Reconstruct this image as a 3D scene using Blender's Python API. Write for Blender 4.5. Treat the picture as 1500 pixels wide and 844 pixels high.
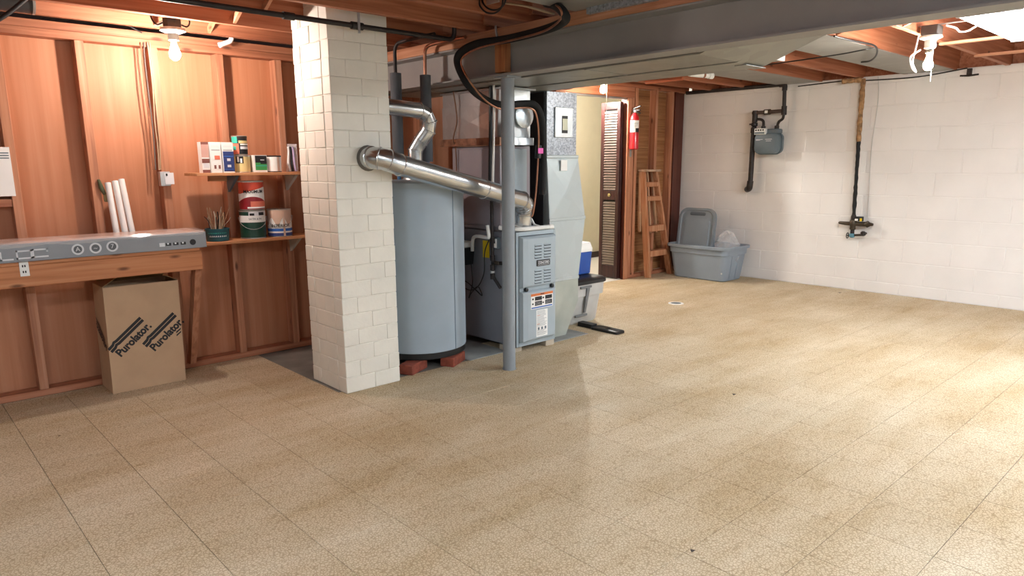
import bpy, math, random
from mathutils import Vector, Matrix
random.seed(7)
for o in list(bpy.data.objects): bpy.data.objects.remove(o)
SC = bpy.context.scene
COL = SC.collection
R = math.radians

# ------------------------------------------------------------------ camera
F_PX, PY, EYE = 1023.0, 447.4, 1.35
pitch, yaw, roll = R(11.47), R(47.26), R(-0.30)
_f = Vector((math.cos(yaw), math.sin(yaw), 0)); _r = Vector((math.sin(yaw), -math.cos(yaw), 0)); _u = Vector((0, 0, 1))
FW = _f*math.cos(pitch) - _u*math.sin(pitch); _u2 = _u*math.cos(pitch) + _f*math.sin(pitch)
RT = _r*math.cos(roll) + _u2*math.sin(roll); UP = -_r*math.sin(roll) + _u2*math.cos(roll)
cd = bpy.data.cameras.new('camera'); cam = bpy.data.objects.new('camera', cd); COL.objects.link(cam)
cd.sensor_width = 36; cd.lens = F_PX/1500*36; cd.shift_y = (PY-422)/1500; cd.clip_start = .02
cam.matrix_world = Matrix(((RT.x, UP.x, -FW.x, 0), (RT.y, UP.y, -FW.y, 0), (RT.z, UP.z, -FW.z, EYE), (0, 0, 0, 1)))
SC.camera = cam
def at(x, y, ax, v):
    "photo pixel -> point on the plane ax = v"
    d = FW + RT*((x-750)/F_PX) - UP*((y-PY)/F_PX); i = 'XYZ'.index(ax); o = Vector((0, 0, EYE))
    return o + d*((v-o[i])/d[i])

# ------------------------------------------------------------------ world and exposure
w = bpy.data.worlds.new('world'); SC.world = w; w.use_nodes = True
w.node_tree.nodes['Background'].inputs[0].default_value = (.8, .86, 1, 1)
w.node_tree.nodes['Background'].inputs[1].default_value = 0.03
SC.view_settings.view_transform = 'Standard'; SC.view_settings.look = 'None'
SC.view_settings.gamma = 1; SC.view_settings.use_curve_mapping = False
SC.view_settings.exposure = 1.17
BULB_L, BULB_R, BULB_B, TUBE = 410, 370, 110, 42

# ------------------------------------------------------------------ materials
def lin(c):
    if isinstance(c, str): c = [int(c[i:i+2], 16)/255 for i in (0, 2, 4)]
    else: c = [v/255 for v in c]
    return tuple(v/12.92 if v <= .04045 else ((v+.055)/1.055)**2.4 for v in c) + (1,)
class NT:
    def __init__(s, name):
        s.m = bpy.data.materials.new(name); s.m.use_nodes = True; s.t = s.m.node_tree
        s.b = s.t.nodes['Principled BSDF']
    def n(s, typ, **kw):
        nd = s.t.nodes.new(typ)
        for k, v in kw.items():
            if k in nd.inputs: nd.inputs[k].default_value = v
            else: setattr(nd, k, v)
        return nd
    def l(s, a, b): s.t.links.new(a, b)
    def pos(s, scale):
        g = s.n('ShaderNodeNewGeometry'); m = s.n('ShaderNodeVectorMath', operation='MULTIPLY')
        s.l(g.outputs['Position'], m.inputs[0]); m.inputs[1].default_value = scale
        return m.outputs[0]
    def ramp(s, fac, stops):
        r = s.n('ShaderNodeValToRGB'); e = r.color_ramp.elements
        while len(e) < len(stops): e.new(.5)
        for i, (p, c) in enumerate(stops): e[i].position = p; e[i].color = c
        s.l(fac, r.inputs[0]); return r.outputs[0]
    def mix(s, fac, a, b, mode='MIX'):
        m = s.n('ShaderNodeMix', data_type='RGBA', blend_type=mode)
        for v, i in ((fac, 0), (a, 6), (b, 7)):
            if hasattr(v, 'is_linked'): s.l(v, m.inputs[i])
            else: m.inputs[i].default_value = v
        return m.outputs[2]
    def bump(s, h, strength, dist=.002):
        b = s.n('ShaderNodeBump', Strength=strength, Distance=dist); s.l(h, b.inputs['Height']); s.l(b.outputs[0], s.b.inputs['Normal'])
CACHE = {}
def plain(name, c, rough=.5, metal=0, var=.12, scale=6, bump=0, bscale=60, coat=0, spec=.5):
    if name in CACHE: return CACHE[name]
    t = NT(name); c = lin(c)
    n = t.n('ShaderNodeTexNoise', Scale=1.0, Detail=4.0); t.l(t.pos((scale,)*3), n.inputs['Vector'])
    lo = tuple(v*(1-var) for v in c[:3])+(1,); hi = tuple(min(1, v*(1+var)) for v in c[:3])+(1,)
    t.l(t.ramp(n.outputs[0], [(.3, lo), (.7, hi)]), t.b.inputs['Base Color'])
    t.b.inputs['Roughness'].default_value = rough; t.b.inputs['Metallic'].default_value = metal
    t.b.inputs['Coat Weight'].default_value = coat; t.b.inputs['Specular IOR Level'].default_value = spec
    if bump:
        n2 = t.n('ShaderNodeTexNoise', Scale=1.0, Detail=3.0); t.l(t.pos((bscale,)*3), n2.inputs['Vector']); t.bump(n2.outputs[0], bump)
    CACHE[name] = t.m; return t.m
def glow(name, c, strength):
    t = NT(name); t.b.inputs['Base Color'].default_value = (.9, .9, .9, 1)
    t.b.inputs['Emission Color'].default_value = c; t.b.inputs['Emission Strength'].default_value = strength
    return t.m
def wood(name, axis, dark, mid, light, fine=38, knots=True, rough=.62, low=.55):
    t = NT(name); sc = [fine, fine, fine]; sc['xyz'.index(axis)] = fine*.035
    oi = t.n('ShaderNodeObjectInfo'); ad = t.n('ShaderNodeVectorMath', operation='ADD'); t.l(t.pos(sc), ad.inputs[0])
    ms = t.n('ShaderNodeMath', operation='MULTIPLY'); t.l(oi.outputs['Random'], ms.inputs[0]); ms.inputs[1].default_value = 37.0
    t.l(ms.outputs[0], ad.inputs[1])
    n = t.n('ShaderNodeTexNoise', Scale=1.0, Detail=5.0, Distortion=.6); t.l(ad.outputs[0], n.inputs['Vector'])
    col = t.ramp(n.outputs[0], [(.28, lin(dark)), (.5, lin(mid)), (.75, lin(light))])
    s2 = [2.2]*3; s2['xyz'.index(axis)] = .6
    n2 = t.n('ShaderNodeTexNoise', Scale=1.0, Detail=3.0); t.l(t.pos(s2), n2.inputs['Vector'])
    col = t.mix(low, col, t.ramp(n2.outputs[0], [(.3, (.62, .58, .55, 1)), (.65, (1, 1, 1, 1))]), 'MULTIPLY')
    rr = t.ramp(oi.outputs['Random'], [(0, (.86, .84, .82, 1)), (1, (1, 1, 1, 1))])
    col = t.mix(1.0, col, rr, 'MULTIPLY')
    if knots:
        s3 = [9]*3; s3['xyz'.index(axis)] = 3.0
        v = t.n('ShaderNodeTexVoronoi', Scale=1.0); t.l(t.pos(s3), v.inputs['Vector'])
        k = t.ramp(v.outputs['Distance'], [(.05, (1, 1, 1, 1)), (.13, (0, 0, 0, 1))])
        col = t.mix(k, col, tuple(x*.4 for x in lin(dark)[:3])+(1,))
    t.l(col, t.b.inputs['Base Color']); t.b.inputs['Roughness'].default_value = rough
    t.bump(n.outputs[0], .18, .001); return t.m
def zinc(name, c, rough=.32, spangle=18, metal=.85, contrast=.25):
    t = NT(name); c = lin(c); v = t.n('ShaderNodeTexVoronoi', Scale=1.0); t.l(t.pos((spangle,)*3), v.inputs['Vector'])
    sep = t.n('ShaderNodeSeparateColor'); t.l(v.outputs['Color'], sep.inputs[0])
    col = t.ramp(sep.outputs[0], [(0, tuple(x*(1-contrast) for x in c[:3])+(1,)), (1, tuple(min(1, x*(1+contrast)) for x in c[:3])+(1,))])
    t.l(col, t.b.inputs['Base Color']); t.b.inputs['Metallic'].default_value = metal
    t.l(t.ramp(sep.outputs[1], [(0, (rough*.93,)*3+(1,)), (1, (rough*1.07,)*3+(1,))]), t.b.inputs['Roughness'])
    return t.m
def floor_tile_mat():
    t = NT('floor_tile'); p = t.pos((1, 1, 1))
    ch = t.n('ShaderNodeTexVoronoi', Scale=85.0, feature='DISTANCE_TO_EDGE'); t.l(p, ch.inputs['Vector'])
    chip = t.ramp(ch.outputs[0], [(.02, (0, 0, 0, 1)), (.16, (1, 1, 1, 1))])
    big = t.n('ShaderNodeTexNoise', Scale=1.0, Detail=6.0, Roughness=.62); t.l(t.pos((.9, 2.6, 1)), big.inputs['Vector'])
    stain = t.ramp(big.outputs[0], [(.34, (0, 0, 0, 1)), (.66, (1, 1, 1, 1))])
    veinc = t.mix(stain, lin('987f5a'), lin('b3a084')); chipc = t.mix(stain, lin('c4ae8a'), lin('d9cbb0'))
    col = t.mix(chip, veinc, chipc)
    cell = t.n('ShaderNodeVectorMath', operation='FLOOR'); sub = t.n('ShaderNodeVectorMath', operation='SUBTRACT'); t.l(p, sub.inputs[0]); sub.inputs[1].default_value = (.4435, .9335, -.5)
    dv = t.n('ShaderNodeVectorMath', operation='MULTIPLY'); t.l(sub.outputs[0], dv.inputs[0]); dv.inputs[1].default_value = (1/.3045, 1/.3045, .01); t.l(dv.outputs[0], cell.inputs[0])
    wn = t.n('ShaderNodeTexWhiteNoise'); t.l(cell.outputs[0], wn.inputs['Vector'])
    col = t.mix(1.0, col, t.ramp(wn.outputs['Value'], [(0, (.92, .91, .89, 1)), (1, (1, 1, 1, 1))]), 'MULTIPLY')
    sp = t.n('ShaderNodeTexVoronoi', Scale=2.3); t.l(p, sp.inputs['Vector'])
    col = t.mix(t.ramp(sp.outputs['Distance'], [(.012, (1, 1, 1, 1)), (.022, (0, 0, 0, 1))]), col, lin('5b4228'))
    t.l(col, t.b.inputs['Base Color'])
    t.l(t.ramp(big.outputs[0], [(.3, (.75,)*3+(1,)), (.7, (.6,)*3+(1,))]), t.b.inputs['Roughness'])
    t.bump(ch.outputs[0], .12, .001); return t.m
PLY = wood('plywood', 'z', 'b87852', 'c48460', 'cd9270', fine=20, knots=False, low=.3)
WZ = wood('stud_wood', 'z', '9e644a', 'c08462', 'd0997c')
WX = wood('joist_wood', 'x', '94583c', 'b37252', 'c68a6a')
WY = wood('cross_wood', 'y', 'a96e4c', 'c68e6c', 'd8a688')
BENCHW = wood('bench_wood', 'x', 'ab683c', 'c88254', 'd6986c')
SHELFW = wood('shelf_wood', 'x', 'b87648', 'd09060', 'e2aa7c', knots=False)
LATH = wood('lath_board', 'x', '8c5c36', 'a8754a', 'b98a5c', fine=50, knots=False)
LADW = wood('ladder_wood', 'z', 'a96a45', 'c68a63', 'd8ac8a', knots=False)
REDW = wood('dark_red_wood', 'z', '4a2015', '5e2a1c', '70372a', knots=False, rough=.4)
DOORW = wood('door_wood', 'z', '2a1411', '38191a', '46221f', knots=False, rough=.38)
FLOORT = floor_tile_mat()
CONC = plain('concrete', '77736c', .85, var=.3, scale=4, bump=.3)
GROUT = plain('tile_joint', '6b5236', .9)
WHITEB = plain('white_block_paint', 'e6e2df', .62, var=.035, scale=3, bump=.28, bscale=70)
PILLARW = plain('white_brick_paint', 'e4dfd3', .6, var=.05, scale=5, bump=.45, bscale=55)
BEAMG = plain('beam_grey_paint', '8e8c8a', .55, var=.1, scale=3, bump=.1, bscale=30)
POSTG = plain('post_grey_paint', '8b9298', .42, var=.05)
DUCTG = zinc('dull_duct_metal', '95958f', .5, 9, .55, .08)
PANG = zinc('panning_sheet', '989793', .6, 7, .3, .06)
GALV = zinc('galvanised', 'c9d0d4', .36, 16, .8, .06)
FLUE = plain('flue_metal', 'c9ccce', .24, metal=.95, var=.05, scale=4)
SPANG = zinc('spangled_galvanised', 'a2a9b2', .38, 95, .5, .32)
RETG = zinc('return_galvanised', 'b6c0c2', .45, 9, .45, .03)
HEATG = plain('heater_blue_grey', 'a0aeb9', .42, var=.04)
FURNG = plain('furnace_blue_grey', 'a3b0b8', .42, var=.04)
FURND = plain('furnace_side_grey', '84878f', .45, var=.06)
COILG = plain('coil_case_grey', '9a949a', .42, var=.05)
BLACK = plain('black_plastic', '17181a', .45)
RUBBER = plain('black_foam', '141415', .8)
FOAM = plain('grey_foam', '54575c', .9, bump=.2)
IRON = plain('black_iron', '2c2625', .5, metal=.3, var=.3, scale=25, bump=.2)
BRONZE = plain('valve_bronze', '4a4136', .45, metal=.6, var=.3)
COPPER = plain('copper', 'a87860', .35, metal=.85, var=.2, scale=20)
PVC = plain('white_pvc', 'e3e2dd', .35, var=.03)
WHITE = plain('white_print', 'ecebe8', .5, var=.03)
PORC = plain('porcelain', 'bdb8ae', .25, var=.03)
BRICKR = plain('red_brick', '8a4433', .8, var=.25, scale=30, bump=.4)
CARD = plain('cardboard', 'bb9a7a', .75, var=.06, scale=8)
CARDIN = plain('cardboard_inside', '9d7c55', .8, var=.08)
INK = plain('black_ink', '14151a', .6)
GREYC = plain('grey_print', '86898f', .28, var=.06, coat=.6)
PINKC = plain('carton_top', 'cfae9a', .3, var=.08, coat=.6)
SILV = plain('silver_print', 'd9dade', .35, var=.04)
STEEL = plain('bright_steel', 'bcbdbe', .35, metal=.8)
TOTEB = plain('tote_blue_grey', '8894a1', .5, var=.06, scale=5)
TOTEL = plain('tote_lid_grey', '76818b', .5, var=.06)
TOTEW = plain('tote_light_grey', 'b9b9b6', .5)
BLUE = plain('cooler_blue', '1f4fa3', .42)
RED = plain('extinguisher_red', 'c01f28', .28, coat=.4)
METERG = plain('meter_grey', '5f6c74', .45, var=.08)
TAPE = plain('tan_pipe_wrap', '9c7752', .85, var=.55, scale=22, bump=.5, bscale=80)
BEIGE = plain('beige_wall_paint', 'c9c4a8', .7, var=.03)
CREAM = plain('cream_wall_paint', 'cdcac4', .7, var=.04)
BROWN = plain('baseboard_brown', '33231d', .5)
VINYL = plain('white_vinyl_floor', 'd8d6d0', .4, var=.03)
YELLOW = plain('yellow_tag', 'e2c018', .5)
PINK = plain('pink_tag', 'e659b3', .5)
ORANGE = plain('orange_print', 'd9763a', .5)
TEALC = plain('teal_tin', '1f5560', .45)
DGREEN = plain('dark_green_print', '123b2e', .45)
GREEN = plain('green_print', '3d9a52', .5)
NAVY = plain('navy_print', '2c3f7a', .5)
SKYB = plain('blue_print', '2f66b8', .5)
CRED = plain('deep_red_print', '8c1520', .4)
ORED = plain('orange_red_print', 'c8452a', .4)
YELL = plain('cream_yellow_print', 'dcc78a', .5)
TEAL2 = plain('turquoise_print', '38b3a0', .5)
SALM = plain('salmon_print', 'd9745c', .5)
TAN = plain('tan_stick', 'b99a78', .7, var=.3, scale=60)
CAVITY_SHADE = plain('cavity_shade', '120f0e', .9)  # near-black colour that paints the shade inside slots and openings
def film_mat():
    t = NT('clear_film'); t.b.inputs['Base Color'].default_value = (.9, .9, .92, 1); t.b.inputs['Roughness'].default_value = .1
    t.b.inputs['Alpha'].default_value = .28; t.b.inputs['Specular IOR Level'].default_value = .9; return t.m
FILM = film_mat()

# ------------------------------------------------------------------ mesh builder
class M:
    def __init__(s, mat=None): s.v = []; s.f = []; s.i = []; s.mats = []; s.cur = 0; s.use(mat)
    def use(s, mat):
        if mat is None: return s
        if mat not in s.mats: s.mats.append(mat)
        s.cur = s.mats.index(mat); return s
    def add(s, vs, fs):
        b = len(s.v); s.v += [Vector(v) for v in vs]; s.f += [[b+i for i in f] for f in fs]; s.i += [s.cur]*len(fs); return s
    def box(s, a, b, c=0):
        a, b = [min(p, q) for p, q in zip(a, b)], [max(p, q) for p, q in zip(a, b)]
        if not c:
            vs = [(x, y, z) for z in (a[2], b[2]) for y in (a[1], b[1]) for x in (a[0], b[0])]
            return s.add(vs, [(0, 2, 3, 1), (4, 5, 7, 6), (0, 1, 5, 4), (2, 6, 7, 3), (0, 4, 6, 2), (1, 3, 7, 5)])
        c = min(c, *[(q-p)*.45 for p, q in zip(a, b)])
        vs = []; idx = {}
        for k in range(8):
            sg = [(k >> j) & 1 for j in range(3)]
            for ax in range(3):
                p = []
                for j in range(3):
                    e = b[j] if sg[j] else a[j]
                    p.append(e if j == ax else e + (-c if sg[j] else c))
                idx[(tuple(sg), ax)] = len(vs); vs.append(p)
        fs = []
        for ax in range(3):
            o = [j for j in range(3) if j != ax]
            for sv in (0, 1):
                q = []
                for (p1, p2) in ((0, 0), (1, 0), (1, 1), (0, 1)):
                    g = [0, 0, 0]; g[ax] = sv; g[o[0]] = p1; g[o[1]] = p2; q.append(idx[(tuple(g), ax)])
                fs.append(q)
        for ax in range(3):
            o = [j for j in range(3) if j != ax]
            for p1 in (0, 1):
                for p2 in (0, 1):
                    g0 = [0, 0, 0]; g0[o[0]] = p1; g0[o[1]] = p2; g1 = list(g0); g1[ax] = 1
                    fs.append([idx[(tuple(g0), o[0])], idx[(tuple(g1), o[0])], idx[(tuple(g1), o[1])], idx[(tuple(g0), o[1])]])
        for k in range(8):
            sg = tuple((k >> j) & 1 for j in range(3)); fs.append([idx[(sg, 0)], idx[(sg, 1)], idx[(sg, 2)]])
        return s.add(vs, fs)
    def tube(s, pts, r, seg=12, caps=True):
        pts = [Vector(p) for p in pts]; n = len(pts); rs = r if isinstance(r, (list, tuple)) else [r]*n
        tg = [(pts[min(i+1, n-1)]-pts[max(i-1, 0)]).normalized() for i in range(n)]
        a = Vector((0, 0, 1)) if abs(tg[0].z) < .9 else Vector((1, 0, 0)); u = tg[0].cross(a).normalized(); vs = []
        for i in range(n):
            u = (u - tg[i]*u.dot(tg[i])).normalized(); v = tg[i].cross(u)
            vs += [pts[i] + (u*math.cos(2*math.pi*k/seg)+v*math.sin(2*math.pi*k/seg))*rs[i] for k in range(seg)]
        fs = [(i*seg+k, i*seg+(k+1) % seg, (i+1)*seg+(k+1) % seg, (i+1)*seg+k) for i in range(n-1) for k in range(seg)]
        if caps: fs += [tuple(range(seg))[::-1], tuple(range((n-1)*seg, n*seg))]
        return s.add(vs, fs)
    def cyl(s, a, b, r, seg=16): return s.tube([a, b], r, seg)
    def lathe(s, prof, c=(0, 0, 0), seg=24, axis='z'):
        vs = []
        for r, z in prof:
            for k in range(seg):
                t = 2*math.pi*k/seg; p = (r*math.cos(t), r*math.sin(t), z)
                if axis == 'y': p = (p[0], p[2], p[1])
                if axis == 'x': p = (p[2], p[0], p[1])
                vs.append(Vector(c)+Vector(p))
        n = len(prof)
        fs = [(i*seg+k, i*seg+(k+1) % seg, (i+1)*seg+(k+1) % seg, (i+1)*seg+k) for i in range(n-1) for k in range(seg)]
        fs += [tuple(range(seg))[::-1], tuple(range((n-1)*seg, n*seg))]
        return s.add(vs, fs)
    def loft(s, rings, caps=True):
        n = len(rings[0]); vs = [p for r in rings for p in r]
        fs = [(i*n+k, i*n+(k+1) % n, (i+1)*n+(k+1) % n, (i+1)*n+k) for i in range(len(rings)-1) for k in range(n)]
        if caps: fs += [tuple(range(n))[::-1], tuple(range((len(rings)-1)*n, len(rings)*n))]
        return s.add(vs, fs)
    def quad(s, *p): return s.add(p, [tuple(range(len(p)))])
    def obj(s, name, parent=None, loc=None, smooth=True):
        loc = Vector(loc) if loc is not None else Vector((0, 0, 0))
        me = bpy.data.meshes.new(name); me.from_pydata([v-loc for v in s.v], [], s.f)
        for m in s.mats: me.materials.append(m)
        me.polygons.foreach_set('material_index', s.i); me.validate()
        import bmesh
        bm = bmesh.new(); bm.from_mesh(me); bmesh.ops.recalc_face_normals(bm, faces=bm.faces); bm.to_mesh(me); bm.free()
        if smooth:
            me.polygons.foreach_set('use_smooth', [True]*len(me.polygons)); me.set_sharp_from_angle(angle=R(38))
        o = bpy.data.objects.new(name, me); COL.objects.link(o)
        if parent is not None: o.parent = parent
        else: o.location = loc
        return o
def tag(o, label=None, cat=None, group=None, kind=None):
    if label: o['label'] = label
    if cat: o['category'] = cat
    if group: o['group'] = group
    if kind: o['kind'] = kind
    return o
class Thing:
    "an Empty at the thing's base; parts are given in world coordinates unless rz is used (then local)"
    def __init__(s, name, label, cat, loc, group=None, rz=0, local=False, kind=None):
        s.o = bpy.data.objects.new(name, None); COL.objects.link(s.o); s.o.location = loc; s.o.rotation_euler.z = rz
        s.o.empty_display_size = .1; s.loc = Vector((0, 0, 0)) if local else Vector(loc); tag(s.o, label, cat, group, kind)
    def part(s, name, m, parent=None, smooth=True): return m.obj(name, parent or s.o, s.loc, smooth)
    def share(s, name, me, off, parent=None):
        o = bpy.data.objects.new(name, me); COL.objects.link(o); o.parent = parent or s.o; o.location = Vector(off)-s.loc; return o
def struct(o): o['kind'] = 'structure'; return o
def rrect(x0, x1, y0, y1, r, n=5):
    p = []
    for cx, cy, a in ((x1-r, y1-r, 0), (x0+r, y1-r, 90), (x0+r, y0+r, 180), (x1-r, y0+r, 270)):
        for k in range(n+1): t = R(a+90*k/n); p.append((cx+r*math.cos(t), cy+r*math.sin(t)))
    return p
def bez(pts, n=8):
    "Catmull-Rom through points"
    p = [Vector(q) for q in pts]; p = [p[0]*2-p[1]]+p+[p[-1]*2-p[-2]]; out = []
    for i in range(1, len(p)-2):
        for k in range(n):
            t = k/n; a, b, c, d = p[i-1:i+3]
            out.append(.5*((2*b)+(c-a)*t+(2*a-5*b+4*c-d)*t*t+(3*b-a-3*c+d)*t**3))
    out.append(p[-2]); return out
def arc_path(pts, rad, n=6):
    "polyline with rounded corners"
    P = [Vector(p) for p in pts]; out = [P[0]]
    for i in range(1, len(P)-1):
        a = (P[i-1]-P[i]); b = (P[i+1]-P[i]); d = min(rad, a.length*.49, b.length*.49); a = P[i]+a.normalized()*d; b = P[i]+b.normalized()*d
        for k in range(n+1): t = k/n; out.append(a*(1-t)**2+P[i]*2*t*(1-t)+b*t*t)
    out.append(P[-1]); return out
def text_geo(s, size, extrude=0, bold=0, sx=1):
    c = bpy.data.curves.new('lettering', 'FONT'); c.body = s; c.size = size; c.align_x = 'CENTER'; c.align_y = 'CENTER'; c.offset = bold; c.resolution_u = 3; c.space_character = 1
    o = bpy.data.objects.new('lettering', c); COL.objects.link(o); dg = bpy.context.evaluated_depsgraph_get()
    me = o.evaluated_get(dg).to_mesh(); vs = [Vector((v.co.x*sx, v.co.y, 0)) for v in me.vertices]; fs = [list(p.vertices) for p in me.polygons]
    o.evaluated_get(dg).to_mesh_clear(); bpy.data.objects.remove(o); bpy.data.curves.remove(c); return vs, fs
def text_on(m, s, size, origin, right, up, bold=0, sx=1):
    vs, fs = text_geo(s, size, bold=bold, sx=sx); o = Vector(origin); r = Vector(right).normalized(); u = Vector(up).normalized()
    m.add([o+r*v.x+u*v.y for v in vs], fs); return m
def text_wrap(m, s, size, c, rad, ang, z, bold=0, sx=1):
    vs, fs = text_geo(s, size, bold=bold, sx=sx)
    m.add([(c[0]+rad*math.cos(ang+v.x/rad), c[1]+rad*math.sin(ang+v.x/rad), z+v.y) for v in vs], fs); return m

XR, YL, YB = 7.71, 4.84, 5.10          # right wall face, left wall stud face, back partition stud face
ZN, ZF, ZS = 2.155, 2.19, 2.385        # near joist bottom, far joist bottom, subfloor

# ================================================================== STRUCTURE
# ---- floor: concrete slab with separate tiles
fl = struct(M(CONC).box((-3, -3, -.15), (9.2, 6.7, -.004)).obj('floor')); 
TS, GX, GY = .3045, .4435, .9335
tm = M(FLOORT).box((.0009, .0009, -.0035), (TS-.0009, TS-.0009, 0), .0008).obj('tile'); tmesh = tm.data; bpy.data.objects.remove(tm)
cells = []
for i in range(-8, 25):
    for j in range(-6, 15):
        x, y = GX+i*TS, GY+j*TS; cx, cy = x+TS/2, y+TS/2
        if x < -1.6 or x+TS > XR+.02 or y < -1.6 or y+TS > YB+.35: continue
        if cx < 5.2 and y+TS > YL+.02: continue
        if y+TS > YB+.03: continue
        if cx > 1.97 and cx < 3.3 and cy > 3.68: continue
        if cx > 3.3 and cx < 4.0 and cy > 3.98: continue
        d = Vector((cx, cy, -EYE)); c = d.dot(FW); vis = False
        if c > .3:
            u, v = 750+F_PX*d.dot(RT)/c, PY-F_PX*d.dot(UP)/c; vis = -120 < u < 1620 and v < 960
        cells.append((0 if vis else 1, d.length, x, y))
cells.sort(); rest = M(FLOORT)
for k, (nv, d, x, y) in enumerate(cells):
    if k < 284 and not nv:
        o = bpy.data.objects.new('tile', tmesh); COL.objects.link(o); o.parent = fl; o.location = (x, y, 0)
    else: rest.box((x+.0009, y+.0009, -.0035), (x+TS-.0009, y+TS-.0009, 0), .0008)
def cut(x0, x1, y0, y1):
    M(FLOORT).box((x0+.0009, y0+.0009, -.0035), (x1-.0009, y1-.0009, 0), .0008).obj('tile', fl)
for i in range(-4, 5): cut(GX+i*TS, GX+(i+1)*TS, GY+12*TS, YL-.001)
for i in range(16, 23): cut(GX+i*TS, GX+(i+1)*TS, GY+13*TS, YB+.015 if i < 20 else YB-.002)
# cut strips along the walls, and the far tiles, as one piece of flooring
rest.box((GX+23*TS+.001, -1.5, -.0035), (XR-.002, YB, 0))
tag(rest.obj('tile_remainder', fl), kind='stuff')
# ---- left wall: plywood over studs
wl = struct(M(PLY).box((-3, YL+.105, 0), (5.3, YL+.13, ZN)).obj('wall_left'))
edges = [-3, -1.78, -.56, .66, 1.867, 3.086, 4.3, 5.3]
for a, b in zip(edges, edges[1:]): M(PLY).box((a+.001, YL+.092, .04), (b-.001, YL+.105, ZN-.045), .001).obj('plywood_panel', wl)
for k in range(-8, 12):
    x = .659+k*.4025; M(WZ).box((x-.024, YL, .04), (x+.024, YL+.0915, ZN-.09), .002).obj('stud', wl)
M(WX).box((-3, YL, 0), (5.3, YL+.0915, .0395), .002).obj('base_plate', wl)
M(WX).box((-3, YL, ZN-.0895), (5.3, YL+.0915, ZN-.046), .002).obj('top_plate', wl)
M(WX).box((-3, YL+.0, ZN-.0455), (5.3, YL+.0915, ZN-.001), .002).obj('top_plate', wl)
M(WX).box((.28, YL+.005, 1.125), (.634, YL+.09, 1.168), .002).obj('blocking', wl)
# ---- right wall: painted concrete blocks
wr = struct(M(WHITEB).box((XR+.003, -3, -.1), (XR+.25, YB+.1, 2.2)).obj('wall_right'))
BL, BH, Z0 = .437, .2235, .118
def blockmesh(l, h):
    o = M(WHITEB).box((0, -l/2+.0035, .0035), (.05, l/2-.0035, h-.0035), .0035).obj('block'); me = o.data; bpy.data.objects.remove(o); return me
full, bot, topb = blockmesh(BL, BH), blockmesh(BL, Z0), blockmesh(BL, 2.2-(Z0+9*BH))
for c in range(-1, 10):
    z = 0 if c < 0 else Z0+c*BH; me = bot if c < 0 else topb if c == 9 else full
    y = 2.49 + (BL/2 if c % 2 == 1 else 0) - 9*BL
    while y < YB+.05:
        if y+BL/2 > -.4 and y-BL/2 < YB+.1:
            if y-BL/2 < YB+.09:
                o = bpy.data.objects.new('block', me); COL.objects.link(o); o.parent = wr; o.location = (XR+random.uniform(-.0004, .0004), y+BL/2*0, z)
        y += BL
# ---- back partition with the doorway
wb = struct(M(LATH).box((6.55, YB+.094, .04), (XR-.02, YB+.11, 2.187)).obj('wall_back'))
M(WX).box((5.2, YB-.004, 2.072), (6.62, YB+.09, 2.186), .002).obj('header', wb)
M(WX).box((5.2, YB, 2.188), (XR-.001, YB+.0915, 2.228), .002).obj('top_plate', wb)
M(WX).box((6.57, YB, 0), (XR-.001, YB+.0915, .04), .002).obj('base_plate', wb)
for a, b in ((6.585, 6.632), (6.655, 6.70), (7.035, 7.083), (7.36, 7.405)): M(WZ).box((a, YB, .041), (b, YB+.0915, 2.187), .002).obj('stud', wb)
M(REDW).box((7.425, YB-.004, .041), (7.49, YB+.0915, 2.187), .002).obj('stud', wb)
M(REDW).box((7.55, YB+.062, .041), (XR-.003, YB+.0875, 2.187), .002).obj('stud', wb)
for k in range(26):
    z = .05+k*.0815; M(LATH).box((6.702, YB+.0885, z), (XR-.022, YB+.0935, z+.0785), .0015).obj('lath_board', wb)
M(PLY).box((5.2, YL+.14, 0), (5.25, YB-.006, 2.19)).obj('return_panel', wb)
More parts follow.
